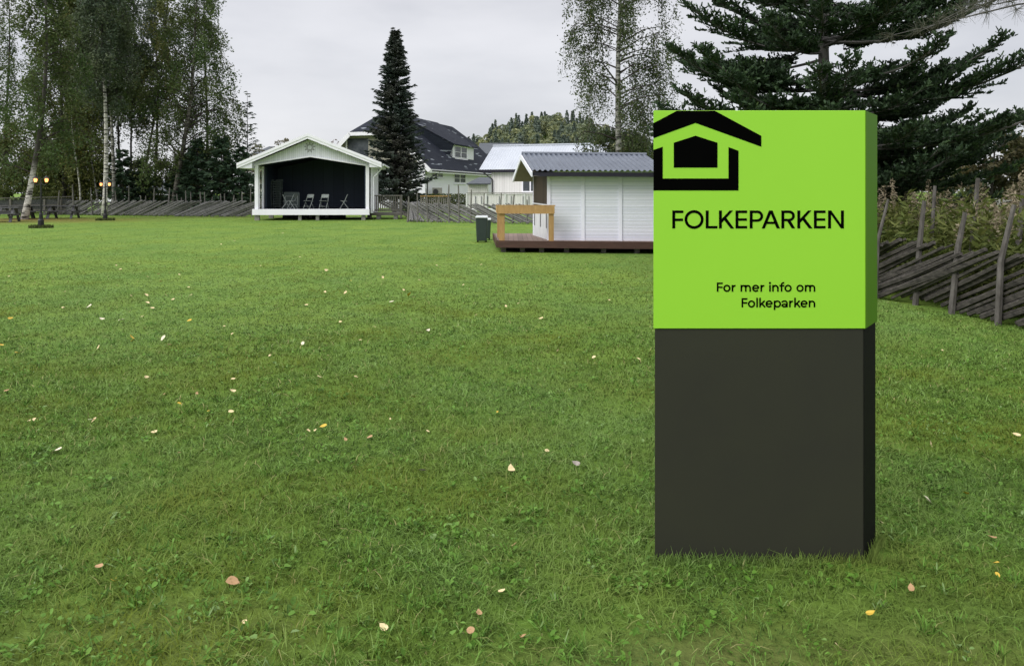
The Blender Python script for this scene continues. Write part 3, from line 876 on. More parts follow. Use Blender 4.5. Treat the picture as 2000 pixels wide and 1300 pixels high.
def pine():
    """long needled pine at the right, only the ends of two boughs reach into the picture"""
    rng = np.random.default_rng(67)
    base = np.array((8.6, 10.6, 0.0))
    t = thing('pine_tree', 'thin long needled pine bough ends hanging in at the top right corner', 'tree', tuple(base))
    mb = MB()
    mb.tube([base + [0, 0, -0.1], base + [0.05, 0, 3], base + [0, 0.05, 7.5]], [0.12, 0.09, 0.02], 8)
    mb.build('trunk', M['bark_fir'], t, smooth=True)
    bm = MB()
    VL, FL, nv = [], [], 0
    tips = [at(1880, 22, 9.4), at(1955, -8, 9.6), at(1795, 62, 9.6), at(1830, 45, 9.5), at(1740, 70, 9.8), at(1905, 8, 9.3), at(1985, 20, 9.3)]
    for k, tip in enumerate(tips):
        tip = np.array(tip)
        root = base + np.array([0, 0, 4.3 + 0.25 * (k % 4)])
        mid = root * 0.5 + tip * 0.5 + np.array([0, 0, 0.12])
        bm.tube([root, mid, tip], [0.022, 0.012, 0.004], 4, cap=False)
        for j in range(4):
            c = mid * (0.25 * j / 1.0) + tip * (1 - 0.25 * j) if j else tip
            n = 46
            d = (tip - mid) / np.linalg.norm(tip - mid)
            dr = d * 0.5 + rand_dirs(rng, n) * 0.9
            dr /= np.linalg.norm(dr, axis=1, keepdims=True)
            wv = np.cross(dr, rand_dirs(rng, n))
            wv /= np.linalg.norm(wv, axis=1, keepdims=True)
            l = rng.uniform(0.12, 0.22, (n, 1))
            p = c + rng.normal(size=(n, 3)) * 0.015
            w = 0.0022
            VL.append(np.stack([p - wv * w, p + wv * w, p + dr * l + wv * w * 0.5, p + dr * l - wv * w * 0.5], 1).reshape(-1, 3))
            i = nv + np.arange(n) * 4
            FL.append(np.stack([i, i + 1, i + 2, i + 3], -1))
            nv += n * 4
    bm.build('branches', M['bark_fir'], t)
    np_obj('needles', np.concatenate(VL), np.concatenate(FL), M['pine_leaf'], t, rng.random(nv // 4))


def right_background():
    bush((xat(1968, 19.5), 19.5, 0), 1.7, 1.2, 3.9, 14000, 'brown and olive autumn shrub bank at the right edge, beyond the fence', 71, 'bush_autumn', 0.10, clumps=80, spread=0.2)
    bush((xat(2085, 19), 19, 0), 1.5, 1.4, 4.2, 9000, 'taller autumn shrub mostly beyond the right edge of the photo', 72, 'bush_autumn', 0.10, clumps=70, spread=0.2)
    bush((xat(1850, 30), 30, 0), 2.3, 1.2, 4.3, 4200, 'pale yellowish green airy shrub between the fir and the autumn bank', 73, 'bush_pale', 0.09, clumps=60, spread=0.2)
    bush((xat(1740, 24), 24, 0), 3.2, 1.4, 3.3, 9000, 'dark green shrub bank behind the lower fir branches', 74, 'hedge_leaf', 0.10, clumps=80, spread=0.2)
    bush((xat(1560, 30), 30, 0), 5.0, 1.4, 3.0, 7000, 'dark shrub bank hidden behind the green sign', 75, 'hedge_leaf', 0.12, clumps=80, spread=0.15)
    # small shed roof
    t = thing('garden_shed', 'small grey shed whose roof edge shows above the shrubs at the right edge', 'shed', at(2006, 376, 22) * 1.0)
    c = at(2006, 376, 22)
    t.location = (c.x, 22, 0)
    mb = MB()
    mb.box((c.x, 22.6, 0.95), (0.95, 1.2, 1.9))
    mb.build('wall', M['far_wall'], t)
    mb = MB()
    a = at(1969, 333, 22)
    mb.hexa([(a.x, 21.8, 1.98), (a.x + 1.2, 21.8, 2.02), (a.x + 1.2, 23.4, 2.30), (a.x, 23.4, 2.26), (a.x, 21.8, 2.12), (a.x + 1.2, 21.8, 2.16), (a.x + 1.2, 23.4, 2.44), (a.x, 23.4, 2.40)])
    mb.build('roof', M['grey_wood'], t)
    # a leaning thin pole in the shrubs
    mb = MB()
    p = at(1984, 330, 21.5)
    mb.tube([(p.x, 21.5, 0), (p.x + 0.02, 21.5, 1.5), (p.x - 0.02, 21.5, 3.0)], [0.035, 0.03, 0.02], 6)
    o = mb.build('wooden_pole', M['fence_post'], None)
    tag(o, 'thin bare pole standing up beside the grey shed roof at the right edge', 'pole')


# =================================================================== fences
def pole_fence(name, label, pts, posts, hgt, dirsign, seed, rail_spacing=0.20, rise=0.34, rail_len=2.6, thick=0.045, rm='rail_wood', pm='fence_post'):
    """roundpole fence: slanting rails bound between post pairs.  pts ground polyline, dirsign +1 rails rise along the polyline"""
    rng = random.Random(seed)
    t = thing(name, label, 'fence', pts[0])
    P = [Vector(p) for p in pts]
    seg = [(P[i + 1] - P[i]).length for i in range(len(P) - 1)]
    tot = sum(seg)

    def along(s):
        s = max(-3, min(tot + 3, s))
        for i, l in enumerate(seg):
            if s <= l or i == len(seg) - 1:
                return P[i] + (P[i + 1] - P[i]) * (s / l), (P[i + 1] - P[i]).normalized()
            s -= l
    rails = MB()
    s = -rail_len
    while s < tot + rail_len:
        L = rail_len * rng.uniform(0.85, 1.15)
        rs = rise * rng.uniform(0.90, 1.12)
        dx = L * math.cos(rs)
        dz = L * math.sin(rs)
        a, d = along(s)
        b, d2 = along(s + dirsign * dx)
        off = rng.uniform(-0.05, 0.05)
        nrm = Vector((-d.y, d.x, 0))
        z0 = rng.uniform(0.02, 0.10)
        zt = min(z0 + dz, hgt + rng.uniform(-0.03, 0.05))
        k = (zt - z0) / dz
        if -0.2 < s < tot + 0.2 and -0.3 < s + dirsign * dx < tot + 0.3:
            b2 = a + (b - a) * k
            w = thick * rng.uniform(0.55, 1.5)
            mid = (a + b2) / 2 + nrm * (off + rng.uniform(-0.015, 0.015)) + Vector((0, 0, (z0 + zt) / 2 + rng.uniform(-0.02, 0.02)))
            rails.tube([a + nrm * off + Vector((0, 0, z0)), mid, b2 + nrm * off + Vector((0, 0, zt))], [w * 1.15, w, w * 0.8], 5)
        s += rail_spacing * rng.uniform(0.75, 1.3)
    rails.build('slanted_rails', M[rm], t)  # all slanting rails of the fence joined in one mesh
    for q in posts:
        base, knee, top, r = q
        mb = MB()
        mb.tube([Vector(base) - Vector((0, 0, 0.1)), Vector(base), Vector(knee), Vector(top)], [r * 1.15, r * 1.1, r, r * 0.7], 7)
        mb.build('post', M[pm], t)
    return t


def fences():
    rng = random.Random(5)
    # back fence left of the stage
    pts = [gnd(92, 418.5), gnd(160, 420), gnd(375, 423), gnd(487, 423.3), Vector((-14.6, 49.0, 0))]
    posts = []
    pxs = [115, 147, 182, 231, 255, 279, 303, 329, 349, 367, 394, 413, 433, 455, 473, 493]
    for k, px in enumerate(pxs):
        py = 419.5 + (px - 100) / 400 * 3.8
        g = gnd(px, py) + Vector((0, -0.12, 0))
        h = rng.uniform(1.25, 1.95) if k not in (1, 4, 7) else rng.uniform(1.8, 2.1)
        x = rng.uniform(-0.08, 0.08)
        posts.append((g, g + Vector((x, 0, h * 0.55)), g + Vector((x * 1.6 + rng.uniform(-.06, .06), 0, h)), rng.uniform(0.036, 0.055)))
        if rng.random() < 0.35:
            g2 = g + Vector((0.13, 0.24, 0))
            posts.append((g2, g2 + Vector((0.02, 0, 0.8)), g2 + Vector((0.0, 0, h * rng.uniform(.75, 1.0))), 0.04))
    pole_fence('pole_fence', 'weathered grey roundpole fence with slanting rails between the picnic tables and the open stage', pts, posts, 0.98, 1, 81, 0.155, 0.36, 2.9, 0.05)
    # back fence right of the stage, rails falling to the right
    pts = [Vector((-9.0, 48.6, 0)), Vector((-5.7, 48.2, 0)), Vector((-5.62, 41.6, 0)), gnd(805, 433.8), gnd(926, 435.7), gnd(1040, 437.5), Vector((8.2, 37.0, 0))]
    posts = []
    for k, px in enumerate([797, 816, 836, 855, 878, 897, 919, 947, 978, 1001, 1029]):
        py = 433.6 + (px - 800) / 130 * 2.0
        g = gnd(px, py) + Vector((0, -0.12, 0))
        h = [1.35, 1.5, 1.75, 1.3, 1.95, 1.95, 1.7, 1.5, 1.55, 1.45, 1.2][k]
        x = rng.uniform(-0.05, 0.05)
        posts.append((g, g + Vector((x, 0, h * 0.55)), g + Vector((x * 1.6 + rng.uniform(-.05, .05), 0, h)), rng.uniform(0.03, 0.055)))
    pole_fence('pole_fence', 'weathered roundpole fence with rails sloping down rightwards, between open stage and white hut', pts, posts, 0.95, -1, 82, 0.125, 0.42, 2.5, 0.036)
    # side fence at the right
    pts = [Vector((5.9, 17.0, 0)), Vector((5.2, 13.5, 0)), gnd(1719, 585), gnd(1797, 595), gnd(1868, 612), gnd(1959, 634), Vector((5.95, 7.4, 0)), Vector((6.1, 4.0, 0))]
    posts = []
    data = [((1719, 585), (1727, 468), (1747, 389), 0.026), ((1797, 595), (1809, 477), (1818, 392), 0.038), ((1868, 612), (1885, 483), (1899, 415), 0.038),
            ((1959, 634), (1970, 510), (1996, 400), 0.036), ((2075, 668), (2090, 500), (2105, 380), 0.048)]
    for bpx, kpx, tpx, r in data:
        g = gnd(*bpx)
        g = g + Vector((-0.09, -0.05, 0))
        Y = g.y
        posts.append((g, at(kpx[0], kpx[1], Y) + Vector((-0.09, 0, 0)), at(tpx[0], tpx[1], Y) + Vector((-0.09, 0, 0)), r))
    for bpx, tpx, r in (((1815, 588), (1826, 363), 0.032), ((1893, 600), (1910, 348), 0.038), ((1980, 622), (1999, 372), 0.04)):
        Y = gnd(*bpx).y + 0.25
        posts.append((Vector((xat(bpx[0], Y), Y, 0)), at((bpx[0] + tpx[0]) / 2 - 2, (bpx[1] + tpx[1]) / 2, Y), at(tpx[0], tpx[1], Y), r))
    pole_fence('pole_fence', 'near roundpole fence with leaning posts and dark slanting rails, right of the green sign', pts, posts, 0.86, 1, 83, 0.125, 0.38, 2.2, 0.027, 'rail_dark', 'post_dark')
    # board railing at far left
    t = thing('board_railing', 'grey horizontal board railing behind the picnic tables at the left edge', 'fence', (-34, 51, 0))
    a, b = at(-60, 389, 50.0), at(142, 385, 54.0)
    z = 1.14
    mb = MB()
    mb.bar((a.x, a.y, z), (b.x, b.y, z + .12), 0.12, 0.07)
    mb.build('handrail', M['grey_wood'], t)
    for k, zz in enumerate((0.62, 0.30)):
        mb = MB()
        mb.bar((a.x, a.y + 0.02, zz), (b.x, b.y + 0.02, zz + .08), 0.04, 0.13)
        mb.build('rail', M['grey_wood'], t)
    mb = MB()
    mb.bar((a.x, a.y + 0.12, 0.62), (b.x, b.y + 0.12, 0.70), 0.03, 0.86)
    mb.build('board_infill', M['old_wood'], t)
    for k in range(6):
        u = (k + 0.3) / 6
        p = Vector(a).lerp(Vector(b), u)
        mb = MB()
        mb.box((p.x, p.y - 0.06, 0.55), (0.11, 0.09, 1.1))
        mb.build('post', M['grey_wood'], t)


def tall_weeds():
    """seeding willowherb and goldenrod behind the right hand fence"""
    rng = np.random.default_rng(91)
    P, U, T, PP, PT = [], [], [], [], []
    for k in range(1500):
        Y = rng.uniform(7.0, 14.5)
        x = (5.75 + 0.22 * (9.5 - Y) * 0.4) + 0.25 + rng.random() ** 1.2 * 2.6
        h = rng.uniform(0.95, 1.75) + (0.25 if rng.random() < 0.25 else 0.0)
        lean = rng.normal(size=2) * 0.10
        n = 38
        u = rng.random(n)
        ang = rng.random(n) * 6.28
        p = np.stack([x + lean[0] * u, Y + lean[1] * u, h * (0.04 + 0.74 * u)], -1)
        d = np.stack([np.cos(ang), np.sin(ang), rng.uniform(-0.2, 1.1, n)], -1)
        d /= np.linalg.norm(d, axis=1, keepdims=True)
        P.append(p + d * 0.05)
        U.append(d)
        T.append(np.clip(rng.beta(2, 2, n) * 0.8 + 0.15 * u, 0, 1))
        if rng.random() < 0.13:
            m = 64
            u = rng.random(m)
            q = np.stack([x + lean[0], Y + lean[1], h * 0.74 + 0.36 * u * h * 0.8], -1) if False else np.stack([np.full(m, x) + lean[0] * (1 + 0.3 * u), np.full(m, Y) + lean[1] * (1 + .3 * u), h * 0.72 + 0.38 * u], -1)
            q += rng.normal(size=(m, 3)) * np.array([0.040, 0.040, 0.03]) * (1.1 - 0.7 * u)[:, None]
            PP.append(q)
            PT.append(np.clip(rng.beta(2, 2, m), 0, 1))
    P, U = np.concatenate(P), np.concatenate(U)
    V, Fq = leaf_quads(P, 0.15, 0.033, rng, U=U)
    o = np_obj('tall_weeds', V, Fq, M['weed_leaf'], None, np.concatenate(T))
    tag(o, 'tall olive and tan seeding weeds growing behind the right fence', 'weeds', kind='stuff')
    Q = np.concatenate(PP)
    V, Fq = leaf_quads(Q, 0.055, 0.022, rng)
    o = np_obj('seed_plumes', V, Fq, M['plume'], None, np.concatenate(PT))
    tag(o, 'fluffy pinkish tan seed heads on the weeds behind the right fence', 'weeds', kind='stuff')


# =================================================================== stage
def stage():
    Y0 = 43.0
    D = 4.6
    S = F / Y0

    def p(px, py, y=0.0):
        return Vector(((px - HX) / S, Y0 + y, CZ - (py - HY) / S))
    t = thing('open_stage', 'white gabled open air stage with a black interior on short piers', 'stage', (-11.2, Y0, 0))
    t.rotation_euler = (0, 0, R(5.5))
    xl, xr = p(500.5, 0).x, p(719.5, 0).x
    zf = 0.63
    # roof
    ap, lt, rt = p(603.8, 263), p(470.6, 321), p(745, 318.5)
    for nm, e in (('l', lt), ('r', rt)):
        mb = MB()
        dn = Vector((0, 0, -0.10))
        a0, e0 = ap + Vector((0, -0.45, 0)), e + Vector((0, -0.45, 0))
        a1, e1 = ap + Vector((0, D, 0)), e + Vector((0, D, 0))
        if nm == 'l':
            mb.hexa([e0 + dn, a0 + dn, a1 + dn, e1 + dn, e0, a0, a1, e1])
        else:
            mb.hexa([a0 + dn, e0 + dn, e1 + dn, a1 + dn, a0, e0, e1, a1])
        mb.build('roof', M['roof_dark'], t)
        # double barge boards
        for off, dz, th, yy in ((0.0, 0.0, 0.15, -0.49), (0.0, -0.14, 0.15, -0.462)):
            mb = MB()
            ext = Vector((0, -0.035, 0))
            up = Vector((0, 0, 0.03 + dz))
            lo = Vector((0, 0, 0.03 + dz - th))
            q = [e + up, ap + up, ap + lo, e + lo]
            q = [v + Vector((0, yy, 0)) for v in q]
            mb.prism(q, ext)
            mb.build('barge_board', M['white_fresh'], t)
    # boxed eaves
    for e, sg in ((lt, 1), (rt, -1)):
        mb = MB()
        xi = (xl - 0.05) if sg > 0 else (xr + 0.05)
        y0 = -0.44
        q = [Vector((e.x + sg * 0.06, Y0 + y0, e.z - 0.24)), Vector((xi, Y0 + y0, e.z - 0.24)), Vector((xi, Y0 + y0, e.z - 0.13 + abs(xi - e.x) * 0.40)), Vector((e.x + sg * 0.06, Y0 + y0, e.z - 0.12))]
        if sg < 0:
            q = q[::-1]
        mb.prism(q, (0, D - 0.2, 0))
        mb.build('eave_box', M['white_paint'], t)
    # gable panel with the low triangular opening below
    gl, gr = p(499, 321.5), p(716, 321.5)
    mb = MB()
    apx = ap + Vector((0, 0, -0.27))
    poly = [p(487, 325.5), p(487, 323), apx, p(731, 322), p(731, 325.5), gr, p(606, 305), gl]
    mb = MB()
    L = [p(490, 322), apx + Vector((0.0, 0, 0)), p(606, 304.5), p(499, 322.2)]
    Rr = [apx, p(728, 322), p(716, 322.2), p(606, 304.5)]
    mb.prism(L[::-1], (0, 0.05, 0))
    mb.prism(Rr[::-1], (0, 0.05, 0))
    mb.build('gable_panel', M['stage_gable'], t)
    mb = MB()
    mb.bar(p(499, 323.0, -0.02), p(606, 305.6, -0.02), 0.04, 0.07)
    mb.bar(p(606, 305.6, -0.018), p(716, 323.0, -0.018), 0.04, 0.07)
    mb.build('opening_trim', M['white_fresh'], t)
    # sun emblem
    c = p(605, 288, -0.006)
    mb = MB()
    for k in range(20):
        a0, a1 = 2 * math.pi * k / 20, 2 * math.pi * (k + 1) / 20
        ro, ri = 0.150, 0.125
        mb.prism([c + Vector((math.cos(a) * r, 0, math.sin(a) * r)) for a, r in ((a0, ro), (a0, ri), (a1, ri), (a1, ro))], (0, 0.004, 0))
    for k in range(9):
        a = 2 * math.pi * (k + 0.25) / 9
        tip = c + Vector((math.cos(a) * 0.30, 0, math.sin(a) * 0.30))
        for s in (-0.24, 0.24):
            b = c + Vector((math.cos(a + s) * 0.155, 0, math.sin(a + s) * 0.155))
            mb.bar(b, tip, 0.008, 0.025)
    mb.build('sun_emblem', M['emblem_paint'], t)
    # posts
    for x0, x1, y in ((500.4, 506.8, 0.0), (508.0, 512.3, 0.9), (712.8, 719.4, 0.0)):
        mb = MB()
        a, b = p(x0, 409, y), p(x1, 322, y)
        if y:
            a.x, b.x = xat(x0, Y0 + y), xat(x1, Y0 + y)
        mb.hexa([Vector((a.x, Y0 + y, zf)), Vector((b.x, Y0 + y, zf)), Vector((b.x, Y0 + y + .14, zf)), Vector((a.x, Y0 + y + .14, zf)),
                 Vector((a.x, Y0 + y, 3.1)), Vector((b.x, Y0 + y, 3.1)), Vector((b.x, Y0 + y + .14, 3.1)), Vector((a.x, Y0 + y + .14, 3.1))])
        mb.build('post', M['white_fresh'], t)
    # floor, front beam, black interior
    mb = MB()
    mb.box(((xl + xr) / 2, Y0 + D / 2, zf - 0.04), (xr - xl - 0.02, D - 0.1, 0.07))
    mb.build('stage_floor', M['black_interior'], t)
    mb = MB()
    bl, brr = p(496.5, 408.2), p(720.5, 408.2)
    mb.hexa([Vector((bl.x, Y0 - 0.14, 0.30)), Vector((brr.x, Y0 - 0.14, 0.29)), Vector((brr.x, Y0 - 0.03, 0.29)), Vector((bl.x, Y0 - 0.03, 0.30)),
             Vector((bl.x, Y0 - 0.14, 0.63)), Vector((brr.x, Y0 - 0.14, 0.63)), Vector((brr.x, Y0 - 0.03, 0.63)), Vector((bl.x, Y0 - 0.03, 0.63))])
    mb.build('front_beam', M['white_fresh'], t, bevel=0.01)
    mb = MB()
    mb.box(((xl + xr) / 2, Y0 + D - 0.15, 2.2), (xr - xl - 0.3, 0.08, 3.1))
    mb.box((xl + 0.34, Y0 + 1.2 + (D - 1.4) / 2, 2.0), (0.06, D - 1.4, 2.65))
    mb.box((xr - 0.25, Y0 + 0.2 + (D - 0.4) / 2, 2.0), (0.06, D - 0.4, 2.65))
    mb.build('inner_wall', M['stage_backdrop'], t)
    mb = MB()
    mb.add([(xl + 0.2, Y0 + 0.06, 3.02), (ap.x, Y0 + 0.06, 3.62), (ap.x, Y0 + D - 0.2, 3.62), (xl + 0.2, Y0 + D - 0.2, 3.02)], [(0, 1, 2, 3)])
    mb.add([(ap.x, Y0 + 0.06, 3.62), (xr - 0.2, Y0 + 0.06, 3.02), (xr - 0.2, Y0 + D - 0.2, 3.02), (ap.x, Y0 + D - 0.2, 3.62)], [(0, 1, 2, 3)])
    mb.build('inner_ceiling', M['black_interior'], t)
    # outer side and back walls
    mb = MB()
    mb.box((xr + 0.11, Y0 + 0.3 + (D - 0.4) / 2, 1.75), (0.10, D - 0.3, 2.75))
    mb.build('side_wall', M['white_paint'], t)
    mb = MB()
    mb.box((xl + 0.20, Y0 + 1.1 + (D - 1.2) / 2, 1.75), (0.10, D - 1.1, 2.75))
    mb.build('side_wall', M['white_paint'], t)
    mb = MB()
    mb.box(((xl + xr) / 2, Y0 + D, 2.0), (xr - xl, 0.1, 3.2))
    mb.build('back_wall', M['white_paint'], t)
    # gutter and downpipe on the right
    mb = MB()
    g0 = rt + Vector((0.07, -0.35, -0.10))
    mb.tube([g0, g0 + Vector((0, D + 0.2, 0))], 0.065, 8)
    mb.build('gutter', M['white_paint'], t)
    mb = MB()
    xd = p(727.8, 0).x
    mb.tube([rt + Vector((0.05, 0.1, -0.15)), rt + Vector((-0.05, 0.1, -0.30)), Vector((xd + 0.12, Y0 + 0.15, 2.53)), Vector((xd, Y0 + 0.15, 2.42)), Vector((xd, Y0 + 0.15, 0.5))], 0.04, 8)
    mb.build('downpipe', M['white_paint'], t)
    # piers
    for x0, x1 in ((500, 509), (583, 589), (616.5, 622.7), (704.6, 712)):
        for yy in (0.0, 3.6):
            mb = MB()
            a, b = p(x0, 0).x, p(x1, 0).x
            mb.box(((a + b) / 2, Y0 + 0.1 + yy, 0.13), (b - a, 0.2, 0.36))
            mb.build('pier', M['concrete'], t)
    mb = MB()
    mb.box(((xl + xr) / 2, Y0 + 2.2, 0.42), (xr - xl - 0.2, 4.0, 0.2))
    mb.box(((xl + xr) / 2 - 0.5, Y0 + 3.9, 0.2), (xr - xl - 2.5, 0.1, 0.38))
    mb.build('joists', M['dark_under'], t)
    # ---- side deck with railing and steps
    Y1 = 45.0
    S1 = F / Y1

    def q(px, py, y=0.0):
        return Vector(((px - HX) / S1, Y1 + y, CZ - (py - HY) / S1))
    t2 = thing('wooden_porch', 'grey wooden side porch with a baluster railing attached to the right of the open stage', 'porch', (q(752, 0).x, Y1, 0))
    x0, x1 = q(722.5, 0).x, q(784.5, 0).x
    mb = MB()
    mb.box(((x0 + x1) / 2, Y1 + 0.9, 0.29), (x1 - x0, 1.9, 0.16))
    mb.build('deck', M['grey_wood'], t2)
    mb = MB()
    mb.box(((x0 + x1) / 2, Y1 - 0.02, 1.37), (x1 - x0 + 0.1, 0.14, 0.07))
    mb.build('handrail', M['grey_wood'], t2)
    mb = MB()
    mb.box(((x0 + x1) / 2, Y1 + 0.0, 0.52), (x1 - x0, 0.05, 0.09))
    mb.build('bottom_rail', M['grey_wood'], t2)
    n = 14
    for k in range(n):
        x = x0 + 0.12 + (x1 - x0 - 0.24) * k / (n - 1)
        mb = MB()
        mb.box((x, Y1 + 0.04, 0.90), (0.065, 0.03, 0.90))
        mb.build('baluster', M['grey_wood'], t2)
    for x in (x0 + 0.05, x1 - 0.03):
        mb = MB()
        mb.box((x, Y1 - 0.005, 0.70), (0.11, 0.11, 1.28))
        mb.build('post', M['grey_wood'], t2)
    for x in (x0 + 0.5, x1 - 0.35):
        mb = MB()
        mb.box((x, Y1 + 0.1, 0.10), (0.24, 0.22, 0.26))
        mb.build('pier', M['concrete'], t2)
    for k in range(2):
        mb = MB()
        mb.box((x1 + 0.35 + k * 0.36, Y1 + 0.35, 0.22 - k * 0.12), (0.34, 0.95, 0.045))
        mb.build('step', M['grey_wood'], t2)
    for yy in (-0.1, 0.8):
        mb = MB()
        mb.bar((x1 + 0.08, Y1 + yy, 0.30), (x1 + 1.0, Y1 + yy, 0.04), 0.04, 0.13)
        mb.build('stringer', M['grey_wood'], t2)
    # folding chairs on the stage
    zt = zf

    def chair(name, label, loc, rz, tone='chair_metal'):
        c = thing(name, label, 'chair', (0, 0, 0), 0.0, 'folding chairs on the open stage')
        w = 0.21
        for sx in (-w, w):
            mb = MB()
            mb.tube([(sx, 0.22, 0.0), (sx, -0.02, 0.40), (sx, -0.20, 0.80)][::1], 0.017, 5)
            mb.build('frame_leg', M[tone], c, world=False)
            mb = MB()
            mb.tube([(sx * 0.9, -0.24, 0.0), (sx * 0.9, 0.02, 0.36), (sx * 0.9, 0.10, 0.44)], 0.017, 5)
            mb.build('leg', M[tone], c, world=False)
        mb = MB()
        mb.hexa([Vector(v) for v in ((-w, 0.20, .43), (w, 0.20, .43), (w, -0.17, .40), (-w, -0.17, .40), (-w, .20, .46), (w, .20, .46), (w, -.17, .43), (-w, -.17, .43))])
        mb.build('seat', M['chair_seat'], c, world=False, bevel=0.01)
        mb = MB()
        mb.hexa([Vector(v) for v in ((-w, -.105, .62), (w, -.105, .62), (w, -.125, .62), (-w, -.125, .62), (-w * .93, -.20, .82), (w * .93, -.20, .82), (w * .93, -.22, .82), (-w * .93, -.22, .82))])
        mb.build('backrest', M[tone], c, world=False, bevel=0.015)
        mb = MB()
        mb.tube([(-w, 0.15, 0.13), (w, 0.15, 0.13)], 0.011, 5)
        mb.build('stretcher', M[tone], c, world=False)
        c.location = loc
        c.rotation_euler = (0, 0, rz)
        return c
    ch = chair('folding_chair', 'folding chair seen half from behind, second from the right on the stage', (xat(633, 44), 44.0, zt), R(172))
    specs = [((603, 44.0), 158, 'folding chair turned slightly right, third from the right on the stage'),
             ((672, 44.1), 100, 'rightmost folding chair, seen from the side with crossed legs, on the stage'),
             ((571, 44.0), 78, 'folding chair facing left in front of the upright grey panel on the stage'),
             ((559, 44.4), -70, 'folding chair next to the tall chair stacks, leftmost single chair on the stage')]
    for (px, y), rz, lab in specs:
        c = copy_tree(ch)
        c.location = (xat(px, y), y, zt)
        c.rotation_euler = (0, 0, R(rz))
        c['label'] = lab
    # grey upright panel (folded table) behind them
    t3 = thing('folded_table', 'grey folding table standing on its edge behind the chairs on the stage', 'table', (xat(569, 45), 45, zt))
    mb = MB()
    a, b = xat(554, 45), xat(585, 45)
    mb.prism([Vector((a, 45, zt + .02)), Vector((b, 45, zt + .02)), Vector((b, 45.0, zt + .90)), Vector((b - .05, 45.0, zt + .95)), Vector((a + .05, 45, zt + .95)), Vector((a, 45, zt + .9))], (0, 0.06, 0))
    mb.build('tabletop', M['stack_grey'], t3)
    mb = MB()
    mb.bar((a + 0.1, 44.97, zt + 0.2), (b - 0.1, 44.97, zt + 0.2), 0.03, 0.03)
    mb.bar((a + 0.1, 44.97, zt + 0.7), (b - 0.1, 44.97, zt + 0.7), 0.03, 0.03)
    mb.bar((a + 0.1, 44.968, zt + 0.18), (a + 0.1, 44.968, zt + 0.72), 0.034, 0.034)
    mb.bar((b - 0.1, 44.968, zt + 0.18), (b - 0.1, 44.968, zt + 0.72), 0.034, 0.034)
    mb.build('leg_frame', M['chair_metal'], t3)
    # two stacks of grey chairs at the left
    def stacked(name, label, x, y, z, group):
        mb = MB()
        mb.box((0, 0, 0.035), (0.44, 0.42, 0.05))
        mb.box((0.0, 0.20, 0.10), (0.42, 0.035, 0.15))
        for sx in (-0.19, 0.19):
            mb.bar((sx, -0.20, -0.07), (sx, -0.16, 0.03), 0.03, 0.03)
        o = mb.build(name, M['stack_grey'], None)
        tag(o, label, 'chair', group)
        return o
    proto = stacked('stacked_chair', 'grey chair folded flat in the left one of two tall stacks on the stage', 0, 0, 0, 'chairs in the left tall stack')
    for s, (px, grp, lab) in enumerate(((526, 'chairs in the left tall stack', None), (543, 'chairs in the right tall stack', 'grey chair folded flat in the right one of two tall stacks on the stage'))):
        for k in range(11):
            if s == 0 and k == 0:
                o = proto
            else:
                o = proto.copy()
                COL.objects.link(o)
            y = 45.2
            o.location = (xat(px, y) + random.uniform(-.015, .015), y + random.uniform(-.02, .02), zt + 0.075 + k * 0.145)
            o['group'] = grp
            if lab: o['label'] = lab


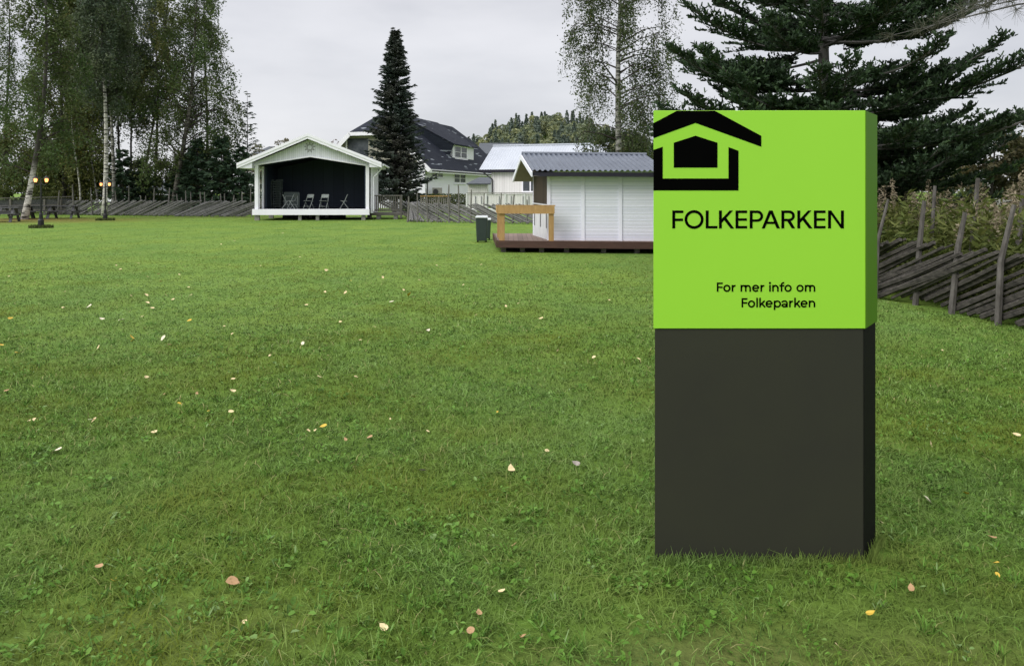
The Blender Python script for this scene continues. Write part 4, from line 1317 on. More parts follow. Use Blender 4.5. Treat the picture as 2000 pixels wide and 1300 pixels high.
# ==================================================================== hut
def hut():
    # deck
    NL, FL_ = Vector((0.97, 20.2, 0)), Vector((0.62, 22.6, 0))
    NR = Vector((4.15, 19.75, 0))
    FR = NR + (FL_ - NL)
    zb, zw = 0.30, 2.05
    t = thing('kiosk_hut', 'small white panelled hut with a dark corrugated roof, partly behind the green sign', 'hut', NL)
    up = Vector((0, 0, 1))

    def wall(a, b, z0, z1, m, name, th=0.08, parent=t):
        d = (b - a).normalized()
        n = Vector((d.y, -d.x, 0))
        mb = MB()
        i0, i1 = a - n * th, b - n * th
        mb.hexa([a + up * z0, b + up * z0, i1 + up * z0, i0 + up * z0, a + up * z1, b + up * z1, i1 + up * z1, i0 + up * z1])
        return mb.build(name, M[m], parent)
    d = (NR - NL).normalized()
    n = Vector((d.y, -d.x, 0))
    wall(NL, NR, zb, zw + 0.06, 'hut_siding', 'front_wall')
    # thin shadow-casting lap boards
    mb = MB()
    k = 0
    z = zb + 0.01
    while z < zw:
        e = n * 0.012
        mb.hexa([NL + up * z + n * 0.002, NR + up * z + n * 0.002, NR + up * z + n * 0.001, NL + up * z + n * 0.001,
                 NL + up * (z + .078) + n * 0.011, NR + up * (z + .078) + n * 0.011, NR + up * (z + .078) + n * 0.003, NL + up * (z + .078) + n * 0.003])
        z += 0.0906
    mb.build('siding', M['hut_siding'], t)
    for px in (1072.5, 1138.5, 1210, 1279):
        q = NL + d * ((xat(px, 20.1) - NL.x) / d.x)
        mb = MB()
        w = 0.045
        mb.hexa([q - d * w + up * zb + n * 0.030, q + d * w + up * zb + n * 0.030, q + d * w + up * zb + n * .004, q - d * w + up * zb + n * .004,
                 q - d * w + up * zw + n * 0.030, q + d * w + up * zw + n * 0.030, q + d * w + up * zw + n * .004, q - d * w + up * zw + n * .004])
        mb.build('batten', M['hut_trim'], t)
    # end wall: white counter panels below, dark hatch above
    zc = 1.10
    wall(FL_, NL, zb, zc, 'hut_low', 'counter_wall')
    wall(FL_, NL, zc + 0.002, 2.10, 'hatch_brown', 'serving_hatch', 0.06)
    e = (NL - FL_).normalized()
    en = Vector((e.y, -e.x, 0))
    for u in (0.12, 0.5, 0.86):
        q = FL_ + (NL - FL_) * u
        mb = MB()
        mb.hexa([q - e * .03 + up * (zc - .5) + en * .012, q + e * .03 + up * (zc - .5) + en * .012, q + e * .03 + up * (zc - .5), q - e * .03 + up * (zc - .5),
                 q - e * .03 + up * zc + en * .012, q + e * .03 + up * zc + en * .012, q + e * .03 + up * zc, q - e * .03 + up * zc])
        mb.build('panel_slot', M['hut_fascia'], t)
    mb = MB()
    mb.bar(FL_ + up * 1.24 + en * 0.03, NL + up * 1.22 + en * 0.03, 0.03, 0.03)
    mb.build('hatch_latch', M['hut_low'], t)
    mb = MB()
    q = NL + e * 0.0 + en * 0.004
    mb.box((q.x - 0.02, q.y + 0.03, 1.2), (0.05, 0.07, 1.78))
    mb.build('corner_board', M['hut_trim'], t)
    wall(NR, FR, zb, 2.05, 'hut_siding', 'end_wall')
    wall(FR, FL_, zb, 2.05, 'hut_siding', 'back_wall')
    # roof (corrugated sheets)
    ra, rb = at(1019, 301, 21.4), at(1263, 303.5, 20.9)
    fa, fb = at(1040, 334, 19.85), at(1310, 335, 19.3)
    ba, bb = at(1003, 346, 22.95), at(1285, 346, 22.4)
    mb = MB()
    ncor = 25
    for (r0, r1, e0, e1) in ((ra, rb, fa, fb), (ba, bb, ra, rb)):
        vs, fs = [], []
        nn = (e0 - r0).cross(r1 - r0).normalized()
        if nn.z < 0:
            nn = -nn
        for i in range(ncor * 4 + 1):
            u = i / (ncor * 4)
            ph = i % 4
            h = (0.0, 0.038, 0.038, 0.0)[ph]
            for a, b in ((r0, r1), (e0, e1)):
                q = a.lerp(b, u)
                vs.append(q + nn * h)
        for i in range(ncor * 4):
            fs.append((2 * i, 2 * i + 1, 2 * i + 3, 2 * i + 2))
        mb.add(vs, fs)
    mb.build('roof', M['hut_roof'], t)
    mb = MB()
    mb.tube([ra + up * 0.02, rb + up * 0.02], 0.05, 8)
    mb.build('ridge_cap', M['hut_roof'], t)
    mb = MB()
    dn = -up
    o_ = Vector((0.02, 0.03, 0))
    mb.hexa([fa + dn * .14 + o_, fb + dn * .14 + o_, fb + dn * .14 + o_ * 2, fa + dn * .14 + o_ * 2, fa + dn * .03 + o_, fb + dn * .03 + o_, fb + dn * .03 + o_ * 2, fa + dn * .03 + o_ * 2])
    mb.build('fascia', M['hut_fascia'], t)
    for (e0, r0) in ((fa, ra), (ba, ra)):
        mb = MB()
        a, b = e0 - up * 0.02, r0 - up * 0.02
        x = Vector((-0.03, 0, 0))
        mb.prism([a, b, b - up * 0.13, a - up * 0.13], x)
        mb.build('barge_board', M['hut_trim'], t)
    # soffits under the overhang
    mb = MB()
    for (r0, e0) in ((ra, fa), (ra, ba)):
        a, b = e0 - up * 0.13 + Vector((.01, 0, 0)), r0 - up * 0.13 + Vector((.01, 0, 0))
        mb.quad(a, b, b + Vector((0.6, 0, 0)), a + Vector((0.6, 0, 0)))
    mb.build('soffit', M['soffit'], t)
    mb = MB()
    gm = (NL + FL_) / 2
    mb.prism([FL_ + up * 2.05 + en * 0.001, NL + up * 2.05 + en * 0.001, Vector((gm.x, gm.y, 2.52))], -en * 0.05)
    mb.build('gable', M['soffit'], t)

    # deck: own thing
    DL, DB = Vector((-0.36, 19.9, 0)), Vector((xat(959, 22.1), 22.1, 0))
    DR = Vector((4.6, 19.25, 0))
    DBR = DR + Vector((-0.2, 4.2, 0))
    DB2 = Vector((-0.55, 23.6, 0))
    t2 = thing('wooden_deck', 'brown plank deck on low posts under the white hut', 'deck', DL)
    mb = MB()
    mb.hexa([DL + up * .265, DR + up * .265, DBR + up * .265, DB2 + up * .265, DL + up * .30, DR + up * .30, DBR + up * .30, DB2 + up * .30])
    mb.build('planks', M['deck_brown'], t2)

    def rim(a, b, name='rim_board'):
        dd = (b - a).normalized()
        nn = Vector((dd.y, -dd.x, 0))
        mb = MB()
        p0, p1 = a + nn * 0.012, b + nn * 0.012
        q0, q1 = a + nn * 0.045, b + nn * 0.045
        mb.hexa([q0 + up * .13, q1 + up * .13, p1 + up * .13, p0 + up * .13, q0 + up * .31, q1 + up * .31, p1 + up * .31, p0 + up * .31])
        mb.build(name, M['deck_rim'], t2)
    rim(DL, DR)
    rim(DB2, DL)
    for u in (0.03, 0.13, 0.23, 0.36, 0.55, 0.72, 0.88):
        for back in (0.06, 0.5):
            q = DL.lerp(DR, u) + (DBR - DR) * back
            mb = MB()
            mb.box((q.x, q.y + 0.05, 0.07), (0.13, 0.13, 0.36))
            mb.build('post', M['grey_wood'], t2)
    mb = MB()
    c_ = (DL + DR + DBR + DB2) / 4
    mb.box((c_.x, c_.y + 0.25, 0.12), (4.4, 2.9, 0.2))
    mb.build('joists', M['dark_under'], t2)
    # railing of new timber
    t3 = thing('timber_railing', 'new tan timber railing at the left end of the brown deck', 'railing', DL)
    zt = 1.16
    PA = DL + Vector((0.10, 0.10, 0))
    PB = Vector((xat(1077, 19.72), 19.82, 0))
    PC = DB2.lerp(DL, 0.55) + Vector((0.10, 0, 0))
    for q, w in ((PA, 0.14), (PB, 0.13), (PC, 0.14), (DB2.lerp(DL, 0.78) + Vector((0.10, 0, 0)), 0.12)):
        mb = MB()
        mb.box((q.x, q.y, (0.302 + zt) / 2), (w, w, zt - 0.302))
        mb.build('post', M['tan_timber'], t3, bevel=0.006)
    mb = MB()
    mb.bar(PA + Vector((-0.13, -0.085, zt - 0.06)), PB + Vector((0.08, -0.085, zt - 0.06)), 0.045, 0.19)
    mb.build('top_rail', M['tan_timber'], t3)
    mb = MB()
    mb.bar(PA + Vector((-0.09, -0.11, zt - 0.06)), PC + Vector((-0.09, 0.1, zt - 0.06)), 0.045, 0.19)
    mb.build('top_rail', M['tan_timber'], t3)
    mb = MB()
    mb.bar(PA + Vector((-0.15, -0.03, zt + 0.052)), PB + Vector((0.10, -0.03, zt + 0.052)), 0.16, 0.03)
    mb.build('cap_rail', M['tan_timber'], t3)


def bins():
    def one(px0, px1, pytop, pybase, label, first=None):
        Y = F * CZ / (pybase - HY)
        x0, x1 = xat(px0, Y), xat(px1, Y)
        cx, w = (x0 + x1) / 2, x1 - x0
        h = CZ - (pytop - HY) / F * Y
        t = thing('wheelie_bin', label, 'bin', (cx, Y, 0))
        mb = MB()
        b, d = w * 0.42, w * 0.5
        mb.hexa([Vector(v) for v in ((cx - b, Y, 0.05), (cx + b, Y, 0.05), (cx + b, Y + w * .9, 0.05), (cx - b, Y + w * .9, 0.05),
                                     (cx - d, Y - .03, h - .07), (cx + d, Y - .03, h - .07), (cx + d, Y + w, h - .07), (cx - d, Y + w, h - .07))])
        mb.build('body', M['bin_green'], t, bevel=0.02)
        mb = MB()
        d += 0.012
        mb.hexa([Vector(v) for v in ((cx - d, Y - .05, h - .068), (cx + d, Y - .05, h - .068), (cx + d, Y + w + .02, h - .05), (cx - d, Y + w + .02, h - .05),
                                     (cx - d, Y - .05, h - .03), (cx + d, Y - .05, h - .03), (cx + d * .9, Y + w, h), (cx - d * .9, Y + w, h))])
        mb.build('lid', M['bin_lid'], t, bevel=0.012)
        mb = MB()
        mb.tube([(cx - b, Y + w * .98, h - .09), (cx + b, Y + w * .98, h - .09)], 0.016, 6)
        mb.build('handle', M['lamp_black'], t)
        for sx in (-1, 1):
            mb = MB()
            mb.tube([(cx + sx * (b - .05), Y + w * .85, 0.09), (cx + sx * (b + .0), Y + w * .85, 0.09)], 0.09, 12)
            mb.build('wheel', M['lamp_black'], t)
    one(929, 952, 421.5, 474, 'green wheelie bin with a whitish lid standing on the grass left of the deck')
    one(938, 958.5, 426, 469, 'second green bin mostly hidden behind the first one, against the deck')


# ================================================================== lamps
def lamps():
    g = 'lamp posts along the lawn edge'
    t = thing('lamp_post', 'left black lamp post with two lit lanterns, in front of the picnic tables', 'lamp post', (0, 0, 0), group=g)
    mb = MB()
    mb.lathe([(0.17, 0.0), (0.16, 0.05), (0.13, 0.08), (0.12, 0.34), (0.085, 0.40), (0.075, 0.62), (0.05, 0.68)], n=12)
    mb.build('base', M['lamp_black'], t, smooth=False)
    mb = MB()
    mb.lathe([(0.042, 0.66), (0.036, 1.6), (0.032, 2.12), (0.012, 2.28)], n=10)
    mb.build('pole', M['lamp_black'], t)
    mb = MB()
    mb.tube([(-0.25, 0, 2.02), (-0.22, 0, 1.93), (-0.1, 0, 1.95), (0, 0, 2.03), (0.1, 0, 1.95), (0.22, 0, 1.93), (0.25, 0, 2.02)], 0.016, 6)
    mb.build('cross_arm', M['lamp_black'], t)
    for sx in (-0.25, 0.25):
        mb = MB()
        mb.lathe([(0.045, 2.02), (0.055, 2.04), (0.06, 2.06)], (sx, 0, 0), n=8)
        for k in range(4):
            a = math.pi / 4 + k * math.pi / 2
            mb.bar((sx + 0.055 * math.cos(a), 0.055 * math.sin(a), 2.05), (sx + 0.088 * math.cos(a), 0.088 * math.sin(a), 2.24), 0.010, 0.010)
        mb.lathe([(0.115, 2.24), (0.06, 2.31), (0.015, 2.36)], (sx, 0, 0), n=8)
        ln = mb.build('lantern', M['lamp_black'], t)
        mb = MB()
        mb.lathe([(0.045, 2.065), (0.068, 2.13), (0.075, 2.20), (0.05, 2.235)], (sx, 0, 0), n=10)
        mb.build('glass', M['lamp_glow'], ln)
    p1 = gnd(80, 445)
    t.location = p1
    t.scale = (0.97,) * 3
    c = copy_tree(t)
    c.location = gnd(205.5, 430.5)
    c['label'] = 'right black lamp post with two lit lanterns, in front of the bright white birch trunk'
    c.scale = (0.93,) * 3
    # unmown dark tufts round the feet
    rng = np.random.default_rng(3)
    P = []
    for q in (p1, gnd(205.5, 430.5)):
        n = 700
        r = np.sqrt(rng.random(n)) * 0.42
        a = rng.random(n) * 6.28
        P.append(np.stack([q.x + r * np.cos(a) * 1.2, q.y + r * np.sin(a), np.full(n, 0.03)], -1))
    P = np.concatenate(P)
    U = rand_dirs(rng, len(P)) * np.array([0.5, 0.5, 0.2]) + np.array([0, 0, 1.0])
    U /= np.linalg.norm(U, axis=1, keepdims=True)
    V, Fq = leaf_quads(P, 0.24, 0.03, rng, U=U)
    o = np_obj('grass_tufts', V, Fq, M['hedge_leaf'], None, rng.random(len(P)))
    tag(o, 'dark unmown grass tufts around the feet of the lamp posts', 'grass', kind='stuff')


def picnic_tables():
    g = 'picnic tables under the birches'
    t = thing('picnic_table', 'rightmost grey wooden picnic table under the birches', 'picnic table', (0, 0, 0), group=g)

    def planks(name, y0, y1, z, L, th, n):
        mb = MB()
        w = (y1 - y0) / n
        for k in range(n):
            mb.box((0, y0 + w * (k + .5), z), (L, w * 0.92, th))
        mb.build(name, M['picnic_wood'], t, world=False)
    planks('tabletop', -0.38, 0.38, 0.75, 1.75, 0.045, 5)
    planks('bench', -0.86, -0.58, 0.45, 1.75, 0.045, 2)
    planks('bench', 0.58, 0.86, 0.45, 1.75, 0.045, 2)
    for sx in (-0.62, 0.62):
        for sy in (-1, 1):
            mb = MB()
            mb.bar((sx, sy * 0.80, 0.0), (sx, sy * 0.22, 0.73), 0.045, 0.13, up=(1, 0, 0))
            mb.build('leg', M['picnic_wood'], t, world=False)
        mb = MB()
        mb.box((sx + 0.047, 0, 0.385), (0.045, 1.62, 0.11))
        mb.build('bench_support', M['picnic_wood'], t, world=False)
        mb = MB()
        mb.box((sx + 0.047, 0, 0.68), (0.045, 0.72, 0.09))
        mb.build('top_support', M['picnic_wood'], t, world=False)
    t.location = (xat(124, 46.2), 46.2, 0)
    t.rotation_euler = (0, 0, R(14))
    for px, y, rz, lab in ((79, 46.0, 12, 'middle grey picnic table just right of the leaning birch trunk'), (2, 40.5, 18, 'picnic table cut off by the left edge of the photo'),
                           (30, 45.6, 10, 'picnic table half hidden left of the leaning birch trunk')):
        c = copy_tree(t)
        c.location = (xat(px, y), y, 0)
        c.rotation_euler = (0, 0, R(rz))
        c['label'] = lab


# ==================================================================== sign
def sign():
    D = F * CZ / (1097 - HY)
    s = D / F
    k = 0.060 * D                     # depth of the body
    sh = Vector((65 * s, k, 0))       # the back is displaced sideways: the body is skewed in plan

    def P(px, py, dy=0.0):
        return Vector(((px - HX) * s, D + dy, CZ - (py - HY) * s))
    t = thing('sign_totem', 'large upright park sign with a lime green upper panel on a dark base', 'sign', P(1483, 1087))
    t.location.z = 0
    mb = MB()
    a, b = P(1279, 1100, .006), P(1687.5, 641.3, .006)
    pts = [Vector((a.x, a.y, -0.05)), Vector((b.x, a.y, -0.05)), Vector((b.x, a.y, -0.05)) + sh, Vector((a.x, a.y, -0.05)) + sh]
    mb.hexa(pts + [Vector((v.x, v.y, b.z)) for v in pts])
    mb.build('base', M['sign_base'], t, bevel=0.003)
    mb = MB()
    a, b = P(1276, 641.5), P(1690, 216)
    pts = [Vector((a.x, a.y, a.z)), Vector((b.x, a.y, a.z)), Vector((b.x, a.y, a.z)) + sh, Vector((a.x, a.y, a.z)) + sh]
    mb.hexa(pts + [Vector((v.x, v.y, b.z)) for v in pts])
    mb.build('panel', M['sign_green'], t, bevel=0.002)

    # added strips on the right hand side, with its shade painted into their colour
    for nm, m_, z0, z1, xx in (('side_cover', 'sign_green_shaded', P(0, 641.5).z + .001, P(0, 216).z - .001, 1690), ('base_cover', 'sign_base_shaded', 0.0, P(0, 641.3).z - .002, 1687.5)):  # both covers are added strips standing in for the sign's shaded side
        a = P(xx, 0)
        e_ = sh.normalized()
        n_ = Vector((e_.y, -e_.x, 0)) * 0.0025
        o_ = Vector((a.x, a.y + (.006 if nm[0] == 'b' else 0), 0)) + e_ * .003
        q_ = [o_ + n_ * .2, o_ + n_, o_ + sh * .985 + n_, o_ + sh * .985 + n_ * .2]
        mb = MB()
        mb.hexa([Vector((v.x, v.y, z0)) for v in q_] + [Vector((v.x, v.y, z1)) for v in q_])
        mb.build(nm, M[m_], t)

    # emblem, cut off by the panel's left and top edge
    def zq(x, y):
        return (1260 + x / 2.8255, 200 + y / 2.8255)

    def flat(mb, poly, dy=-0.0012, th=0.0022):
        mb.prism([P(x, y, dy) for x, y in poly], (0, th - 0.0004, 0))
    e = MB()
    roof = [(46, 115), (175, 47), (385, 47), (641, 185), (641, 245)]
    flat(e, [zq(*q) for q in [(46, 115), (175, 47), (278, 47), (278, 114), (46, 198)]])
    flat(e, [zq(*q) for q in [(278, 47), (385, 47), (641, 185), (641, 245), (278, 114)]])
    flat(e, [zq(*q) for q in [(158, 223), (278, 184), (399, 223), (399, 360), (158, 360)]])
    flat(e, [zq(*q) for q in [(46, 262), (97, 245), (97, 420), (46, 420)]])
    flat(e, [zq(*q) for q in [(460, 247), (515, 267), (515, 420), (460, 420)]])
    flat(e, [zq(*q) for q in [(46, 420), (515, 420), (515, 486), (46, 486)]])
    e.build('emblem', M['sign_black'], t)

    # big lettering
    L = MB()
    Z = 11.111

    def poly(pts, ox=0):
        flat(L, [(1300 + (x + ox) / Z, 400 + y / Z) for x, y in pts])

    def rect(x0, y0, x1, y1, ox=0):
        poly([(x0, y0), (x1, y0), (x1, y1), (x0, y1)], ox)

    def ring(cx, cy, rx, ry, w, a0, a1, n, ox=0):
        for i in range(n):
            p = []
            for a, r in ((a0 + (a1 - a0) * i / n, 0), (a0 + (a1 - a0) * (i + 1) / n, 0), (a0 + (a1 - a0) * (i + 1) / n, w), (a0 + (a1 - a0) * i / n, w)):
                p.append((cx + (rx - r) * math.cos(a), cy + (ry - r) * math.sin(a)))
            poly(p, ox)
    T, B = 123, 512

    def gK(x, ox=0):
        rect(x, T, x + 62, B, ox)
        poly([(x + 62, 303), (x + 233, T), (x + 305, T), (x + 62, 390)], ox)
        poly([(x + 113, 330), (x + 161, 285), (x + 328, B), (x + 253, B)], ox)

    def gE(x, ox=0):
        rect(x, T, x + 61, B, ox)
        rect(x + 61, T, x + 251, 178, ox)
        rect(x + 61, 292, x + 244, 345, ox)
        rect(x + 61, 458, x + 251, B, ox)

    def gP(x, ox, R_):
        rect(x, T, x + 62, B, ox)
        xr_ = x + (290 if not R_ else 291)
        bot = 367 if not R_ else 355
        cy, ry = (T + bot) / 2, (bot - T) / 2
        cx = xr_ - ry
        rect(x + 62, T, cx, T + 55, ox)
        rect(x + 62, bot - 52, cx, bot, ox)
        ring(cx, cy, ry, ry, 58, -math.pi / 2, math.pi / 2, 16, ox)
        if R_:
            poly([(x + 126, bot - 2), (x + 205, bot - 2), (x + 298, B), (x + 226, B)], ox)
    rect(145, T, 207, B); rect(207, T, 384, 178); rect(207, 298, 378, 352)
    ring(617, 318, 206, 203, 60, 0, 2 * math.pi, 48)
    rect(870, T, 933, B); rect(933, 458, 1124, B)
    gK(1157); gE(1517); gP(1825, 0, False)
    ox = 2000
    poly([(85, B), (245, T), (283, T), (283, 195), (152, B)], ox)
    poly([(283, T), (320, T), (480, B), (410, B), (283, 195)], ox)
    rect(190, 366, 372, 415, ox)
    gP(512, ox, True); gK(858, ox); gE(1218, ox)
    rect(1525, T, 1588, B, ox); rect(1804, T, 1867, B, ox)
    poly([(1525, T), (1592, T), (1867, B), (1804, B)], ox)
    L.build('title_lettering', M['sign_black'], t)

    # small lettering from strokes
    S_ = MB()
    Zs = 2000 / 210.0
    hw = 14.5

    def stroke(pts):
        pts = [Vector((x, y)) for x, y in pts]
        for i in range(len(pts) - 1):
            a, b = pts[i], pts[i + 1]
            d = b - a
            if d.length < 1e-6:
                continue
            d.normalize()
            n_ = Vector((-d.y, d.x)) * hw
            e0 = d * (4 if i > 0 else 0)
            e1 = d * (4 if i < len(pts) - 2 else 0)
            q = [a - e0 + n_, b + e1 + n_, b + e1 - n_, a - e0 - n_]
            flat(S_, [(1390 + v.x / Zs, 540 + v.y / Zs) for v in q])

    def arc(cx, cy, rx, ry, a0, a1, n=14):
        stroke([(cx + rx * math.cos(R(a0 + (a1 - a0) * i / n)), cy + ry * math.sin(R(a0 + (a1 - a0) * i / n))) for i in range(n + 1)])

    def gF(x, top, base):
        stroke([(x + 15, top), (x + 15, base)])
        stroke([(x + 15, top + 14), (x + 110, top + 14)])
        stroke([(x + 15, top + 88), (x + 106, top + 88)])

    def go(cx, cy): arc(cx, cy, 53, 53, 0, 360, 22)

    def gr(x, base):
        stroke([(x + 14, base - 125), (x + 14, base)])
        arc(x + 74, base - 58, 60, 55, 182, 268, 7)

    def gn(x, base, w=92):
        stroke([(x + 14, base - 125), (x + 14, base)])
        r = w / 2
        arc(x + 14 + r, base - 64, r, 48, 180, 360, 12)
        stroke([(x + 14 + w, base - 66), (x + 14 + w, base)])

    def ge(cx, cy):
        stroke([(cx - 52, cy), (cx + 54, cy)])
        arc(cx, cy, 53, 53, 0, -320, 20)

    def gk(x, top, base):
        stroke([(x + 14, top), (x + 14, base)])
        stroke([(x + 20, base - 42), (x + 100, base - 124)])
        stroke([(x + 48, base - 68), (x + 108, base)])
    b1 = 280
    gF(95, 110, b1); go(283, 217); gr(372, b1)
    gn(537, b1, 82); gn(537 + 82, b1, 82); ge(818, 217); gr(907, b1)
    stroke([(1084, b1 - 125), (1084, b1)]); arc(1084, 119, 6, 6, 0, 360, 8)
    gn(1125, b1, 92)
    stroke([(1299, 150), (1299, b1)]); arc(1345, 150, 46, 36, 180, 275, 8); stroke([(1260, 169), (1350, 169)])
    go(1420, 217); go(1643, 217); gn(1733, b1, 82); gn(1733 + 82, b1, 82)
    S_.build('info_lettering', M['sign_black'], t)
    S_ = MB()
    b2 = 570
    gF(555, 400, b2); go(740, 508)
    stroke([(844, 392), (844, b2)])
    gk(885, 392, b2); ge(1068, 508)
    stroke([(1169, 445), (1169, 618)]); arc(1222, 508, 53, 53, 0, 360, 22)
    arc(1352, 490, 48, 36, 200, 360, 10); stroke([(1400, 490), (1400, b2)]); arc(1352, 536, 40, 24, 0, 360, 14)
    gr(1440, b2); gk(1535, 392, b2); ge(1718, 508); gn(1805, b2, 92)
    S_.build('info_lettering', M['sign_black'], t)
    return D


# ============================================================ big house etc.
def tile_mat():
    m, nt, out = new_mat('house_tiles')
    p = N(nt, 'ShaderNodeBsdfPrincipled', Roughness=0.75)
    p.inputs['Specular IOR Level'].default_value = 0.2
    nt.links.new(p.outputs[0], out.inputs[0])
    tc = N(nt, 'ShaderNodeTexCoord')
    sx = N(nt, 'ShaderNodeSeparateXYZ')
    nt.links.new(tc.outputs['Object'], sx.inputs[0])
    dv = N(nt, 'ShaderNodeMath', operation='MULTIPLY')
    nt.links.new(sx.outputs['Z'], dv.inputs[0])
    dv.inputs[1].default_value = 4.2
    fr = N(nt, 'ShaderNodeMath', operation='FRACT')
    nt.links.new(dv.outputs[0], fr.inputs[0])
    nz = N(nt, 'ShaderNodeTexNoise', Scale=0.8, Detail=5.0)
    nt.links.new(tc.outputs['Object'], nz.inputs['Vector'])
    rp = ramp(nt, [(0.3, (0.012, 0.015, 0.026)), (0.7, (0.020, 0.024, 0.038))])
    nt.links.new(nz.outputs[0], rp.inputs[0])
    # patches of pale lichen / wet tiles
    mp = N(nt, 'ShaderNodeMapping')
    mp.inputs['Scale'].default_value = (0.55, 0.55, 4.2)
    nt.links.new(tc.outputs['Object'], mp.inputs[0])
    n2 = N(nt, 'ShaderNodeTexNoise', Scale=0.75, Detail=2.0)
    nt.links.new(mp.outputs[0], n2.inputs['Vector'])
    r2 = ramp(nt, [(0.655, (0, 0, 0)), (0.68, (1, 1, 1))])
    nt.links.new(n2.outputs[0], r2.inputs[0])
    r3 = ramp(nt, [(0.35, (0, 0, 0)), (0.4, (0.75, 0.75, 0.75))])
    nt.links.new(fr.outputs[0], r3.inputs[0])
    ml = N(nt, 'ShaderNodeMath', operation='MULTIPLY')
    nt.links.new(r2.outputs[0], ml.inputs[0])
    nt.links.new(r3.outputs[0], ml.inputs[1])
    mx = N(nt, 'ShaderNodeMix', data_type='RGBA')
    nt.links.new(ml.outputs[0], mx.inputs[0])
    nt.links.new(rp.outputs[0], mx.inputs[6])
    mx.inputs[7].default_value = (0.30, 0.33, 0.37, 1)
    nt.links.new(mx.outputs[2], p.inputs['Base Color'])
    bp = N(nt, 'ShaderNodeBump', Strength=0.7, Distance=0.05)
    nt.links.new(fr.outputs[0], bp.inputs['Height'])
    nt.links.new(bp.outputs[0], p.inputs['Normal'])
    return m


